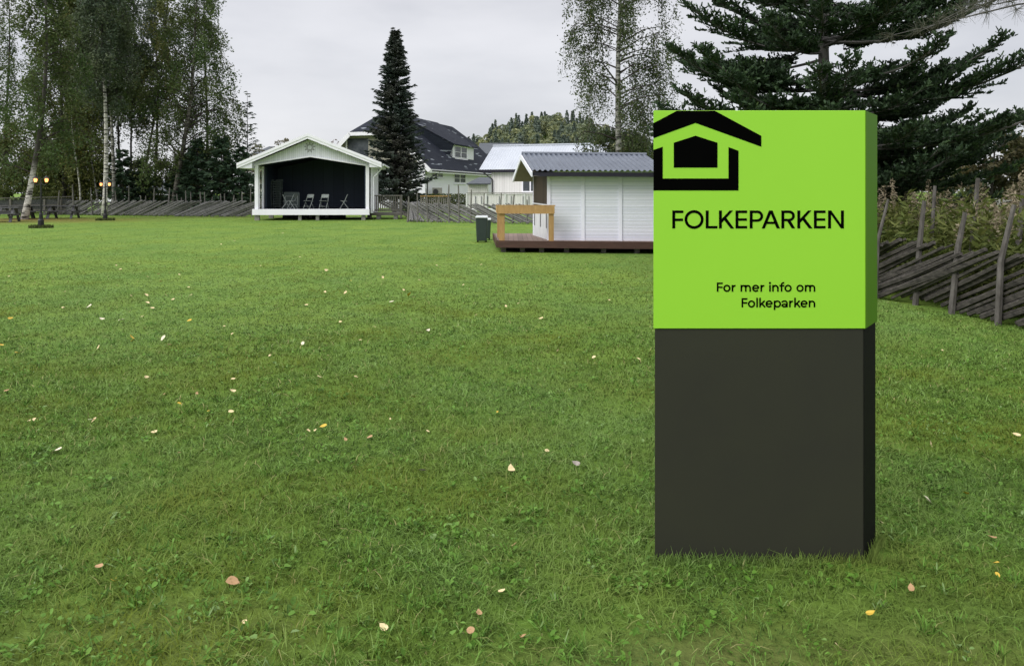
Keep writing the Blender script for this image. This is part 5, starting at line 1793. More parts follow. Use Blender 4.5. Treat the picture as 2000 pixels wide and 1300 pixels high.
def house():
    M['house_tiles'] = tile_mat()
    C = Vector((-8.56, 75.7, 0))
    dv, pv = Vector((0.293, 0.956, 0)), Vector((-0.956, 0.293, 0))
    up = Vector((0, 0, 1))

    def H(s, t, z):
        return C + dv * s + pv * t + up * z
    W, L = 11.2, 24.0
    ze, zr = 4.4, 9.75
    t = thing('dark_roofed_house', 'large white house with a dark half hipped tile roof and a dormer behind the spruce', 'house', C)
    mb = MB()
    mb.hexa([H(0, 0, -1), H(L, 0, -1), H(L, W, -1), H(0, W, -1), H(0, 0, ze), H(L, 0, ze), H(L, W, ze), H(0, W, ze)])
    mb.build('wall', M['house_wall'], t)
    slope = (zr - ze) / (W / 2)
    zh = 7.5                                   # height of the half-hip eaves
    th = (zh - ze) / slope
    for s0, sg in ((0.0, 1), (L, -1)):
        mb = MB()
        mb.prism([H(s0 + sg * .02, 0.02, ze), H(s0 + sg * .02, W - .02, ze), H(s0 + sg * .02, W - th, zh), H(s0 + sg * .02, th, zh)], dv * sg * 0.15)
        mb.build('gable_wall', M['house_gable'], t)
    ov, og = 0.75, 0.55                        # overhangs
    zo = ze - ov * slope
    inset = 2.4
    for tt, sg in ((0, 1), (1, -1)):
        def T(x):
            return x if tt == 0 else W - x
        a, b = H(-og, T(-ov), zo), H(L + og, T(-ov), zo)
        c, d = H(L + og, T(th), zh), H(-og, T(th), zh)
        e, f = H(L - inset, W / 2, zr), H(inset, W / 2, zr)
        mb = MB()
        poly = [a, b, c, e, f, d]
        if tt: poly = poly[::-1]
        mb.prism([q + up * .03 for q in poly], up * 0.14)
        mb.build('roof', M['house_tiles'], t)
    for s0, s1 in ((-og, inset), (L + og, L - inset)):
        mb = MB()
        poly = [H(s0, th, zh), H(s1, W / 2, zr), H(s0, W - th, zh)]
        if s0 > 0: poly = poly[::-1]
        mb.prism([q + up * .035 for q in poly], up * 0.14)
        mb.build('roof', M['house_tiles'], t)
    # eave board, gutters, barge boards
    mb = MB()
    mb.bar(H(-og, -ov + .03, zo - .02), H(L + og, -ov + .03, zo - .02), 0.07, 0.36)
    mb.build('eave_board', M['white_fresh'], t)
    mb = MB()
    for x in (-ov, W + ov):
        tx = th if x < 0 else W - th
        mb.bar(H(-og - .03, x, zo - .02), H(-og - .03, tx, zh - .02), 0.06, 0.42)
    mb.bar(H(-og - .03, th - .1, zh - .06), H(-og - .03, W - th + .1, zh - .06), 0.06, 0.36)
    mb.build('barge_board', M['white_fresh'], t)
    mb = MB()
    mb.tube([H(0.0, -ov - .04, zo), H(L, -ov - .04, zo)], 0.07, 6)
    mb.tube([H(2.0, -ov - .04, zo - .05), H(1.2, -0.35, zo - .5), H(0.35, -0.12, zo - .9), H(0.35, -0.12, 0)], 0.055, 6)
    mb.build('gutter', M['drain_dark'], t)

    def win(s, z, w, h, n=2, tdepth=0.0, parent=t):
        fr_ = MB()
        for k in range(n):
            pw = w / n
            s0 = s + pw * k
            bw = 0.09
            for (a0, a1, z0, z1) in ((s0, s0 + bw, z, z + h), (s0 + pw - bw, s0 + pw, z, z + h), (s0 + bw, s0 + pw - bw, z, z + bw), (s0 + bw, s0 + pw - bw, z + h - bw, z + h),
                                     (s0 + bw, s0 + pw - bw, z + h * .5 - .02, z + h * .5 + .02)):
                fr_.hexa([H(a0, tdepth - .05, z0), H(a1, tdepth - .05, z0), H(a1, tdepth, z0), H(a0, tdepth, z0), H(a0, tdepth - .05, z1), H(a1, tdepth - .05, z1), H(a1, tdepth, z1), H(a0, tdepth, z1)])
        fo = fr_.build('window', M['white_fresh'], parent)
        g_ = MB()
        g_.quad(H(s + .05, tdepth - .012, z + .05), H(s + w - .05, tdepth - .012, z + .05), H(s + w - .05, tdepth - .012, z + h - .05), H(s + .05, tdepth - .012, z + h - .05))
        g_.build('pane', M['glass_dark'], fo)
        g_ = MB()
        g_.hexa([H(s - .1, tdepth - .13, z - .12), H(s + w + .1, tdepth - .13, z - .12), H(s + w + .1, tdepth - .003, z - .12), H(s - .1, tdepth - .003, z - .12),
                 H(s - .1, tdepth - .10, z - .05), H(s + w + .1, tdepth - .10, z - .05), H(s + w + .1, tdepth - .003, z - .05), H(s - .1, tdepth - .003, z - .05)])
        g_.build('sill', M['white_fresh'], fo)

    def s_of(px, t_=0.0):
        k = (px - HX) / F
        b = C + pv * t_
        return (k * b.y - b.x) / (dv.x - k * dv.y)

    def z_of(py, s, t_=0.0):
        return CZ - (py - HY) / F * H(s, t_, 0).y
    s0, s1 = s_of(842.5), s_of(865)
    win(s0, z_of(346.5, s0), s1 - s0, z_of(332.5, s0) - z_of(346.5, s0))
    s0, s1 = s_of(886.5), s_of(909)
    win(s0, z_of(357.5, s0), s1 - s0, z_of(338, s0) - z_of(357.5, s0))
    # gable window hint: white mullion in the gable end
    mb = MB()
    mb.bar(H(-0.0, W - 2.55, 4.6), H(-0.0, W - 2.55, 7.1), 0.12, 0.12)
    mb.bar(H(-0.0, W - 0.6, 4.75), H(-0.0, W - 5.0, 4.75), 0.1, 0.2)
    mb.build('gable_trim', M['white_fresh'], t)
    mb = MB()
    mb.quad(H(-.01, W - 2.7, 4.9), H(-.01, W - 5, 4.9), H(-.01, W - 5, 7.0), H(-.01, W - 2.7, 7.0))
    mb.build('gable_pane', M['glass_dark'], t)
    # dormer with catslide roof
    td = 0.9
    sa, sb = s_of(884, td), s_of(925, td)
    zb_, zt_ = 5.25, 6.85
    mb = MB()
    tb = td + 3.2
    mb.hexa([H(sa, td, zb_), H(sb, td, zb_), H(sb, tb, zb_), H(sa, tb, zb_), H(sa, td, zt_), H(sb, td, zt_), H(sb, tb, zt_ + 1.2), H(sa, tb, zt_ + 1.2)])
    dm = mb.build('dormer', M['white_paint'], t)
    mb = MB()
    a, b = H(sa - .35, td - .35, zt_ - .05), H(sb + .35, td - .35, zt_ - .05)
    c, d = H(sb - 0.2, W / 2 - .15, zr + .12), H(sa - 4.5, W / 2 - .15, zr + .12)
    mb.prism([a, b, c, d], up * 0.12)
    mb.build('roof', M['house_tiles'], dm)
    mb = MB()
    mb.prism([H(sa - .02, td + .1, zb_ - .1), H(sa - .02, tb, zb_), H(sa - 2.2, 3.6, ze + 3.6 * slope + .02), H(sa - .9, 2.0, ze + 2.0 * slope + .02)], up * .04)
    mb.add([H(sa - .33, td - .3, zt_ - .05), H(sa - 0.9, td + .25, zb_ - .2), H(sa - 4.5, W / 2 - .15, zr + .08)], [(0, 1, 2)])
    mb.build('cheek', M['house_tiles'], dm)
    win(sa + (sb - sa) * .08, zb_ + .18, (sb - sa) * .58, 1.35, 2, td, dm)
    # air conditioner
    t2 = thing('heat_pump', 'pale heat pump unit standing against the white house wall', 'heat pump', H(2.2, -0.4, 0))
    sA = s_of(840)
    q = H(sA, -0.5, 0)
    zc = z_of(374.5, sA)
    mb = MB()
    mb.box((q.x + .25, q.y, zc), (0.95, 0.4, 0.8))
    mb.build('casing', M['concrete'], t2, bevel=0.03)
    mb = MB()
    mb.tube([(q.x + .12, q.y - .21, zc), (q.x + .12, q.y - .24, zc)], 0.27, 14)
    mb.build('fan_grille', M['drain_dark'], t2)
    mb = MB()
    for dx in (-.1, .6):
        mb.box((q.x + dx, q.y, (zc - .4) / 2), (0.07, 0.3, zc - .4))
    mb.build('stand', M['drain_dark'], t2)

    # annex between house and barn
    t3 = thing('annex', 'small pale lean-to with a low dark roof between the house and the white barn', 'annex', (xat(930, 66), 66, 0))
    mb = MB()
    x0, x1 = xat(914, 66), xat(952, 66)
    mb.box(((x0 + x1) / 2, 67.5, 1.1), (x1 - x0, 3, 2.4))
    mb.build('wall', M['barn_wall'], t3)
    mb = MB()
    zA = CZ + (376 - 358.5) / F * 66
    zB = CZ + (376 - 347) / F * 66
    mb.hexa([Vector(v) for v in ((x0 - .1, 65.7, zA - .1), (x1 + .3, 65.7, zA - .1), (x1 + .3, 69, zB), (x0 + .8, 69, zB), (x0 - .1, 65.7, zA), (x1 + .3, 65.7, zA), (x1 + .3, 69, zB + .1), (x0 + .8, 69, zB + .1))])
    mb.build('roof', M['far_roof'], t3)


def barn():
    A = Vector((-1.53, 62.0, 0))
    d, n = Vector((0.95, -0.30, 0)), Vector((-0.30, -0.95, 0))
    up = Vector((0, 0, 1))
    zr, ze = 5.26, 3.30
    L = 9.2

    def B(s, q, z):
        return A + d * s + n * q + up * z
    t = thing('white_barn', 'white board clad outbuilding with a pale metal roof behind the hut', 'building', A)
    q = 3.0
    mb = MB()
    mb.hexa([B(0.9, q, -.2), B(L, q, -.2), B(L, -q, -.2), B(0.9, -q, -.2), B(0.9, q, ze + .05), B(L, q, ze + .05), B(L, -q, ze + .05), B(0.9, -q, ze + .05)])
    mb.build('wall', M['barn_wall'], t)
    mb = MB()
    mb.prism([B(0.92, q, ze + .05), B(0.92, 0, zr - .1), B(0.92, -q, ze + .05)], d * .1)
    mb.build('gable', M['barn_wall'], t)
    for sg in (1, -1):
        vs, fs = [], []
        nc = 44
        for i in range(nc * 2 + 1):
            u = i / (nc * 2)
            h = 0.03 if i % 2 else 0.0
            vs += [B(0.0 + L * 1.03 * u, 0, zr + h), B(0.0 + L * 1.03 * u, sg * (q + .35), ze + h - .02)]
        for i in range(nc * 2):
            f = (2 * i, 2 * i + 1, 2 * i + 3, 2 * i + 2)
            fs.append(f if sg > 0 else f[::-1])
        mb = MB()
        mb.add(vs, fs)
        mb.build('roof', M['barn_roof'], t)
    mb = MB()
    mb.tube([B(0, 0, zr + .04), B(L * 1.03, 0, zr + .04)], 0.08, 6)
    mb.build('ridge_cap', M['barn_roof'], t)
    mb = MB()
    mb.bar(B(0.05, q + .34, ze - .13), B(L, q + .34, ze - .13), 0.06, 0.2)
    mb.bar(B(0.0, q + .3, ze - .10), B(0.0, 0, zr - .14), 0.05, 0.2)
    mb.build('fascia', M['hut_fascia'], t)
    mb = MB()
    mb.tube([B(0.35, q + .36, ze - .2), B(1.0, q + .1, ze - .75), B(1.0, q + .08, 0)], 0.055, 6)
    mb.build('downpipe', M['drain_dark'], t)
    # window
    s0 = 3.35
    fr_ = MB()
    for a0, a1, z0, z1 in ((s0, s0 + .1, 1.66, 2.52), (s0 + .62, s0 + .72, 1.66, 2.52), (s0 + 1.24, s0 + 1.34, 1.66, 2.52), (s0, s0 + 1.34, 1.55, 1.66), (s0, s0 + 1.34, 2.52, 2.64)):
        fr_.hexa([B(a0, q + .06, z0), B(a1, q + .06, z0), B(a1, q + .004, z0), B(a0, q + .004, z0), B(a0, q + .06, z1), B(a1, q + .06, z1), B(a1, q + .004, z1), B(a0, q + .004, z1)])
    fo = fr_.build('window', M['white_fresh'], t)
    g = MB()
    g.quad(B(s0 + .1, q + .012, 1.66), B(s0 + 1.24, q + .012, 1.66), B(s0 + 1.24, q + .012, 2.52), B(s0 + .1, q + .012, 2.52))
    g.build('pane', M['glass_dark'], fo)
    # white terrace railing before it
    Yt = 55.0
    t2 = thing('white_terrace_railing', 'white board terrace railing in front of the white outbuilding', 'railing', (xat(975, Yt), Yt, 0))
    x0, x1 = xat(911.5, Yt), xat(1062, Yt)
    zt, zb = CZ - (377 - HY) / F * Yt, CZ - (402 - HY) / F * Yt
    mb = MB()
    mb.box(((x0 + x1) / 2, Yt + .04, (zt + zb) / 2 - .02), (x1 - x0, 0.04, zt - zb - .1))
    mb.build('infill', M['barn_wall'], t2)
    mb = MB()
    mb.box(((x0 + x1) / 2, Yt, zt), (x1 - x0, 0.14, 0.06))
    mb.build('handrail', M['concrete'], t2)
    mb = MB()
    n_ = 13
    for k in range(n_):
        if k % 4 == 0: continue
        x = x0 + (x1 - x0) * (k + .5) / n_
        mb.box((x, Yt - 0.0, (zt + zb) / 2 - .04), (0.035, 0.05, (zt - zb) * .62))
    mb.build('slot', M['far_roof'], t2)
    for k in range(5):
        x = x0 + (x1 - x0) * k / 4
        mb = MB()
        mb.box((x, Yt - 0.03, zt / 2), (0.11, 0.08, zt))
        mb.build('post', M['terrace_white'], t2)
    mb = MB()
    mb.box(((x0 + x1) / 2, Yt + 1.2, zb - .3), (x1 - x0, 2.4, 0.12))
    mb.build('deck', M['terrace_white'], t2)
    # hedge and little picket fence left of it
    rng = np.random.default_rng(77)
    t3 = thing('clipped_hedge', 'low clipped green hedge behind the pole fence, right of the porch', 'hedge', (xat(848, 58), 58, 0))
    n = 5200
    x0, x1 = xat(786, 58), xat(913, 58)
    P = np.stack([rng.uniform(x0, x1, n), rng.uniform(57.6, 58.6, n), rng.random(n) * 1.42 + .02], -1)
    V, Fq = leaf_quads(P, 0.13, 0.09, rng)
    np_obj('foliage', V, Fq, M['hedge_leaf'], t3, rng.random(n))
    mb = MB()
    for k in range(9):
        x = x0 + (x1 - x0) * (k + .5) / 9
        mb.tube([(x, 58.1, 0), (x + .05, 58.1, 1.2)], 0.03, 5)
    mb.build('stems', M['bark_dark'], t3)
    Yp = 54
    t4 = thing('picket_fence', 'short tan picket fence with a flat top board in front of the clipped hedge', 'fence', (xat(852, Yp), Yp, 0))
    x0, x1 = xat(821, Yp), xat(880, Yp)
    mb = MB()
    mb.box(((x0 + x1) / 2, Yp, 1.30), (x1 - x0, 0.25, 0.06))
    mb.build('top_board', M['tan_timber'], t4)
    for k in range(15):
        x = x0 + .08 + (x1 - x0 - .16) * k / 14
        mb = MB()
        mb.box((x, Yp, 0.92), (0.07, 0.03, 0.70))
        mb.build('picket', M['grey_wood'], t4)
    mb = MB()
    for x in (x0 + .05, (x0 + x1) / 2, x1 - .05):
        mb.box((x, Yp + .06, 0.6), (0.09, 0.07, 1.3))
    mb.build('posts', M['grey_wood'], t4)


def simple_house(name, label, px0, px1, pyr, pye, Y, depth=7.0, ridge_in=0.0, wall='far_wall'):
    x0, x1 = xat(px0, Y), xat(px1, Y)
    zr, ze = CZ + (HY - pyr) / F * (Y + depth / 2), CZ + (HY - pye) / F * Y
    t = thing(name, label, 'house', ((x0 + x1) / 2, Y, 0))
    mb = MB()
    mb.box(((x0 + x1) / 2, Y + depth / 2, ze / 2), (x1 - x0 - .8, depth - .8, ze))
    mb.build('wall', M[wall], t)
    mb = MB()
    m = Y + depth / 2
    mb.hexa([Vector(v) for v in ((x0, Y, ze - .15), (x1, Y, ze - .15), (x1 - ridge_in, m, zr - .15), (x0 + ridge_in, m, zr - .15), (x0, Y, ze), (x1, Y, ze), (x1 - ridge_in, m, zr), (x0 + ridge_in, m, zr))])
    mb.hexa([Vector(v) for v in ((x0 + ridge_in, m + .002, zr - .15), (x1 - ridge_in, m + .002, zr - .15), (x1, Y + depth, ze - .15), (x0, Y + depth, ze - .15), (x0 + ridge_in, m + .002, zr), (x1 - ridge_in, m + .002, zr), (x1, Y + depth, ze), (x0, Y + depth, ze))])
    mb.build('roof', M['far_roof'], t)
    mb = MB()
    xm = (x0 + x1) / 2
    mb.box((xm, Y + .37, ze * .55), (1.2, 0.06, 1.1))
    mb.build('window', M['glass_dark'], t)
    return t


def far_things():
    simple_house('far_house', 'distant house with a dark roof seen between the dark roofed house and the white outbuilding', 934, 1024, 279.5, 300, 105, 8.0)
    simple_house('far_house', 'distant house with a grey roof just left of the stage roof', 492, 536, 286, 300, 110, 8.0, 1.2)
    simple_house('far_house', 'pale distant building glimpsed between the birch trunks at the left', 60, 330, 352, 372, 120, 8.0, 0.5, 'house_wall')
    # trees peeking over the stage roof
    def b(px, Y): return (xat(px, Y), Y, 0.0)
    bush(b(548, 95), 1.9, 1.5, 8.4, 1500, 'yellowish round tree top behind the left roof slope of the stage', 101, 'far_leaf', 0.26, clumps=30, name='broadleaf_tree', cat='tree', zlow=3.0)
    bush(b(642, 95), 2.0, 1.5, 8.6, 1500, 'pinkish brown tree top behind the right roof slope of the stage', 102, 'far_leaf_pink', 0.24, clumps=30, name='broadleaf_tree', cat='tree', zlow=3.0)
    conifer(b(671, 120), 9.6, 1.5, 'small far conifer tip right of the pinkish tree top', 103, 'forest_leaf', 20, 8, (0.5, 0.16), 1.0, trunk_r=0.12)
    conifer(b(664, 122), 8.6, 1.3, 'lower far conifer tip close to the pinkish tree top', 104, 'forest_leaf', 20, 8, (0.5, 0.16), 1.0, trunk_r=0.12)
    conifer(b(505, 120), 9.2, 2.0, 'far conifer tip rising behind the grey roofed distant house', 105, 'forest_leaf', 20, 8, (0.5, 0.16), 1.0, trunk_r=0.12)
    bush(b(505, 100), 2.2, 1.6, 7.8, 1500, 'dull green round tree top left of the stage roof', 106, 'far_leaf', 0.28, clumps=30, name='broadleaf_tree', cat='tree', zlow=2.0)
    # wooded hill
    rng = np.random.default_rng(120)
    xs = np.linspace(-60, 130, 40)
    ys = np.linspace(180, 330, 12)

    def hz(x, y):
        return 22.0 * math.exp(-((x - 12) / 38) ** 2) * max(0.0, min(1.0, (y - 185) / 80.0)) + 9.0 * math.exp(-((x - 85) / 40) ** 2) * max(0.0, min(1.0, (y - 185) / 80.0))
    V = np.array([(x, y, hz(x, y) - 0.3) for y in ys for x in xs])
    n = len(xs)
    Fq = np.array([(j * n + i, j * n + i + 1, (j + 1) * n + i + 1, (j + 1) * n + i) for j in range(len(ys) - 1) for i in range(n - 1)])
    o = np_obj('hill', V, Fq, M['ground'])
    tag(o, kind='structure')
    P, T, Ls = [], [], []
    for k in range(520):
        y = rng.uniform(205, 275)
        x = rng.uniform(-26, 110) * y / 240
        z = hz(x, y) - 0.4
        con = rng.random() < 0.55
        h = rng.uniform(6.0, 9.5) if con else rng.uniform(5.0, 8.0)
        m = 300
        u = rng.random(m)
        ang = rng.random(m) * 6.28
        if con:
            r = (1 - u) ** 0.8 * rng.uniform(1.2, 1.9) * np.sqrt(rng.random(m)) + .1
            zz = z + u * h
        else:
            u2 = np.arccos(1 - 2 * u)
            r = np.sin(u2) * rng.uniform(1.8, 3.0) * rng.random(m) ** 0.33
            zz = z + h * 0.6 - np.cos(u2) * h * 0.42
        P.append(np.stack([x + r * np.cos(ang), y + r * np.sin(ang), zz], -1))
        base = rng.uniform(0.1, 0.4) if con else rng.uniform(0.5, 0.95)
        T.append(np.clip(rng.normal(base, 0.10, m), 0, 1))
    P = np.concatenate(P)
    V, Fq = leaf_quads(P, 0.75, 0.55, rng)
    o = np_obj('forest', V, Fq, M['forest_leaf'], None, np.concatenate(T))
    tag(o, 'mixed green forest covering the distant hill', 'forest', kind='stuff')


# ==================================================================== lawn
def lawn(D):
    rng = np.random.default_rng(200)
    bands = [(1.3, 2.2), (2.2, 3.2), (3.2, 5.0), (5.0, 7.0), (7.0, 9.0), (9.0, 12.0), (12.0, 16.0), (16.0, 22.0), (22.0, 30.0), (30.0, 49.0)]
    # blade density per square metre, width, height and spread all change smoothly with distance
    dens_y = lambda y: np.exp(np.interp(y, [1.3, 3.0, 5.0, 9.0, 14.0, 20.0, 30.0, 49.0], np.log([9500, 7600, 4600, 1700, 600, 200, 50, 18])))
    w_y = lambda y: np.interp(y, [1.3, 5.0, 9.0, 16.0, 30.0, 49.0], [.0034, .0050, .0085, .0150, .028, .05])
    h_y = lambda y: np.interp(y, [1.3, 5.0, 9.0, 14.0, 20.0, 30.0], [.040, .037, .033, .027, .022, .019])
    VA, TA = [], []
    sx0, sx1 = (1279 - HX) / F * D, (1687 - HX) / F * D
    for y0, y1 in bands:
        dens = float(dens_y(y0))
        area_w = lambda y: 1.36 * y + 6.0
        n = int(dens * area_w(y1) * (y1 - y0))
        y = y0 + (y1 - y0) * rng.random(n)
        keep = rng.random(n) < area_w(y) / area_w(y1) * dens_y(y) / dens
        y = y[keep]
        n = len(y)
        x = (rng.random(n) - 0.5) * area_w(y)
        # clumps: pull a share of the blades together
        hsh = sum(np.sin(x * a_ + y * b_ + c_) for a_, b_, c_ in ((3.1, 1.7, .3), (-2.2, 4.1, 1.9), (7.3, -5.2, 2.2), (11.9, 9.4, .7), (-17.0, 13.1, 4.0), (1.1, -.9, 5.)))  / 3.0
        # tufts: some blades gather round random centres
        nc = max(1, n // 40)
        k = np.flatnonzero(rng.random(n) < 0.30)
        if y1 < 17 and len(k):
            j = rng.integers(0, nc, len(k))
            ci = rng.permutation(n)[:nc][j]
            sp = 0.012 + 0.006 * y0
            x[k] = x[ci] + rng.normal(0, sp, len(k))
            y[k] = np.clip(y[ci] + rng.normal(0, sp, len(k)), 1.2, None)
        ok = (x < np.clip(5.9 - 0.22 * (y - 8.4), 5.25, 6.2)) | (y > 19)
        ok &= ~((x > sx0 - 0.002) & (x < sx1 + 0.15) & (y > D - 0.004) & (y < D + 0.22))
        ok &= ~((x > -0.4) & (y > 19.6) & (y < 24))
        ok &= (y < 49.0 + np.minimum(0, (x + 16)) * -0.3)
        e_ = ((x + 27.5) / 9.0) ** 2 + ((y - 43.0) / 6.0) ** 2
        ok &= ~((e_ < 0.9 + 0.35 * hsh) & (rng.random(n) < .85))
        for cx_, cy_, rx_, ry_ in ((1.3, 2.4, 1.2, .65), (-1.2, 2.7, .7, .35), (.4, 2.5, .6, .28)):
            e_ = ((x - cx_) / rx_) ** 2 + ((y - cy_) / ry_) ** 2
            ok &= ~((e_ < 0.9 + 0.6 * hsh) & (rng.random(n) < .55))
        x, y, hsh = x[ok], y[ok], hsh[ok]
        n = len(x)
        w, h = w_y(y), h_y(y)
        hh = h * rng.uniform(0.4, 1.3, n) * (1 + 0.30 * hsh)
        az = rng.random(n) * 6.283
        lean = np.interp(y, [8.0, 20.0], [0.5, 1.4]) + np.interp(y, [8.0, 20.0], [1.5, 1.1]) * rng.random(n)
        dx, dy = np.cos(az), np.sin(az)
        az2 = az + math.pi / 2 + rng.normal(0, 0.5, n)
        wx, wy = np.cos(az2) * w * 0.5, np.sin(az2) * w * 0.5
        z = np.zeros(n)
        b0 = np.stack([x - wx, y - wy, z - .004], -1)
        b1 = np.stack([x + wx, y + wy, z - .004], -1)
        mx, my, mz = x + dx * lean * hh * .45, y + dy * lean * hh * .45, hh * np.where(lean > 1.2, .45, .6)
        m0 = np.stack([mx - wx * .8, my - wy * .8, mz], -1)
        m1 = np.stack([mx + wx * .8, my + wy * .8, mz], -1)
        tx, ty, tz = x + dx * lean * hh * 1.1, y + dy * lean * hh * 1.1, np.maximum(hh * (1.05 - 0.30 * lean), hh * .42)
        t0 = np.stack([tx - wx * .2, ty - wy * .2, tz], -1)
        t1 = np.stack([tx + wx * .2, ty + wy * .2, tz], -1)
        VA.append(np.stack([b0, b1, m1, m0, t1, t0], 1).reshape(-1, 3))
        tt = np.clip(rng.beta(1.15, 1.4, n) * .9 + hsh * .12 - .08 + np.clip((y - 3.0) / 12.0, 0, 1) * .20, 0, .95)   # blades are darker towards the camera
        kf = np.interp(y, [7.0, 18.0], [0.0, 1.0])
        tt = tt * (1 - kf) + (.54 + (tt - .45) * .35) * kf
        tt = np.where(rng.random(n) < .025, 1.0, tt)
        TA.append(np.repeat(tt, 2))
    # longer blades round the foot of the sign
    n = 900
    x = rng.uniform(sx0 - .02, sx1 + .16, n)
    y = D - np.abs(rng.normal(0, .02, n)) - .006
    rs = rng.random(n) < .22
    uu = rng.random(n)
    x = np.where(rs, sx1 + .012 + .142 * uu + np.abs(rng.normal(0, .015, n)), x)
    y = np.where(rs, D + .195 * uu - .01, y)
    hh = rng.uniform(.018, .055, n) * np.where(rng.random(n) < .15, 1.6, 1)
    az = rng.random(n) * 6.283
    dx, dy = np.cos(az) * .35, -np.abs(np.sin(az)) * .3
    w = .0036
    z = np.zeros(n)
    b0, b1 = np.stack([x - w / 2, y, z], -1), np.stack([x + w / 2, y, z], -1)
    m0, m1 = np.stack([x - w * .4 + dx * hh * .5, y + dy * hh * .5, hh * .6], -1), np.stack([x + w * .4 + dx * hh * .5, y + dy * hh * .5, hh * .6], -1)
    t0, t1 = np.stack([x - w * .1 + dx * hh, y + dy * hh, hh], -1), np.stack([x + w * .1 + dx * hh, y + dy * hh, hh], -1)
    VA.append(np.stack([b0, b1, m1, m0, t1, t0], 1).reshape(-1, 3))
    TA.append(np.repeat(rng.beta(2, 2, n) * .9, 2))
    V = np.concatenate(VA)
    i = np.arange(len(V) // 6) * 6
    Fq = np.stack([np.stack([i, i + 1, i + 2, i + 3], -1), np.stack([i + 3, i + 2, i + 4, i + 5], -1)], 1).reshape(-1, 4)
    o = np_obj('grass', V, Fq, M['grass'], None, np.concatenate(TA))
    tag(o, 'short mown green grass covering the whole park lawn', 'grass', kind='stuff')
    # broad leaved weeds (plantain, clover, dandelion) in patches
    rng = np.random.default_rng(210)
    P, U, Wd, Ln, T = [], [], [], [], []
    cents = []
    for k in range(4200):
        y = 1.6 + 7.5 * rng.random() ** 1.6
        x = (rng.random() - .5) * (1.36 * y + 4.0)
        pn = math.sin(x * 1.9 + 1.3) * math.sin(y * 2.3 + x) + rng.normal() * .5
        if pn < -0.1 and y > 2.2:
            continue
        if sx0 - .1 < x < sx1 + .2 and D - .06 < y < D + .3:
            continue
        cents.append((x, y))
    for x, y in cents:
        m = rng.integers(6, 20)
        a = rng.random(m) * 6.283
        el = rng.uniform(.05, .8, m)
        d = np.stack([np.cos(a) * np.cos(el), np.sin(a) * np.cos(el), np.sin(el)], -1)
        l = rng.uniform(.010, .032, m) * rng.uniform(.7, 1.25)
        P.append(np.array([x, y, .018]) + d * l[:, None] * .5 + rng.normal(size=(m, 3)) * np.array([.035, .035, .008]))
        U.append(d)
        Ln.append(l)
        Wd.append(l * rng.uniform(.35, .75, m))
        T.append(np.clip(rng.beta(2, 2, m) + rng.normal() * .12, 0, 1))
    for k in range(3400):       # coarse grass tufts
        y = 1.5 + 7.0 * rng.random() ** 1.35
        x = (rng.random() - .5) * (1.36 * y + 4.0)
        if math.sin(x * 1.4 - .6) * math.sin(y * 1.9 + x * .7) + rng.normal() * .5 < 0.05:
            continue
        if sx0 - .1 < x < sx1 + .2 and D - .05 < y < D + .3:
            continue
        m = rng.integers(4, 13)
        a = rng.random(m) * 6.283
        el = rng.uniform(.35, 1.25, m)
        d = np.stack([np.cos(a) * np.cos(el), np.sin(a) * np.cos(el), np.sin(el)], -1)
        l = rng.uniform(.03, .062, m)
        P.append(np.array([x, y, .006]) + d * l[:, None] * .5 + rng.normal(size=(m, 3)) * np.array([.012, .012, .003]))
        U.append(d)
        Ln.append(l)
        Wd.append(rng.uniform(.004, .0085, m))
        T.append(np.clip(rng.beta(2, 1.6, m) + rng.normal() * .1, 0, 1))
    P, U, Ln, Wd = np.concatenate(P), np.concatenate(U), np.concatenate(Ln), np.concatenate(Wd)
    n = len(P)
    side = np.cross(U, np.array([0, 0, 1.0]))
    side /= np.linalg.norm(side, axis=1, keepdims=True) + 1e-9
    side = side + rng.normal(size=(n, 3)) * .25
    nz = np.cross(side, U)
    L2, W2 = Ln[:, None] / 2, Wd[:, None] / 2
    v0 = P - U * L2
    v1 = P + side * W2 * .85 - U * L2 * .25 + nz * W2 * .25
    v2 = P + side * W2 * .7 + U * L2 * .5 + nz * W2 * .2
    v3 = P + U * L2 - np.array([0, 0, .15]) * L2
    v4 = P - side * W2 * .7 + U * L2 * .5 + nz * W2 * .2
    v5 = P - side * W2 * .85 - U * L2 * .25 + nz * W2 * .25
    V = np.stack([v0, v1, v2, v3, v4, v5], 1).reshape(-1, 3)
    V[:, 2] = np.maximum(V[:, 2], .004)
    i = np.arange(n) * 6
    Fq = np.stack([np.stack([i, i + 1, i + 2, i + 3], -1), np.stack([i, i + 3, i + 4, i + 5], -1)], 1).reshape(-1, 4)
    o = np_obj('broadleaf_weeds', V, Fq, M['clover'], None, np.repeat(np.concatenate(T), 2))
    tag(o, 'small broad leaved weeds growing through the near lawn', 'weeds', kind='stuff')


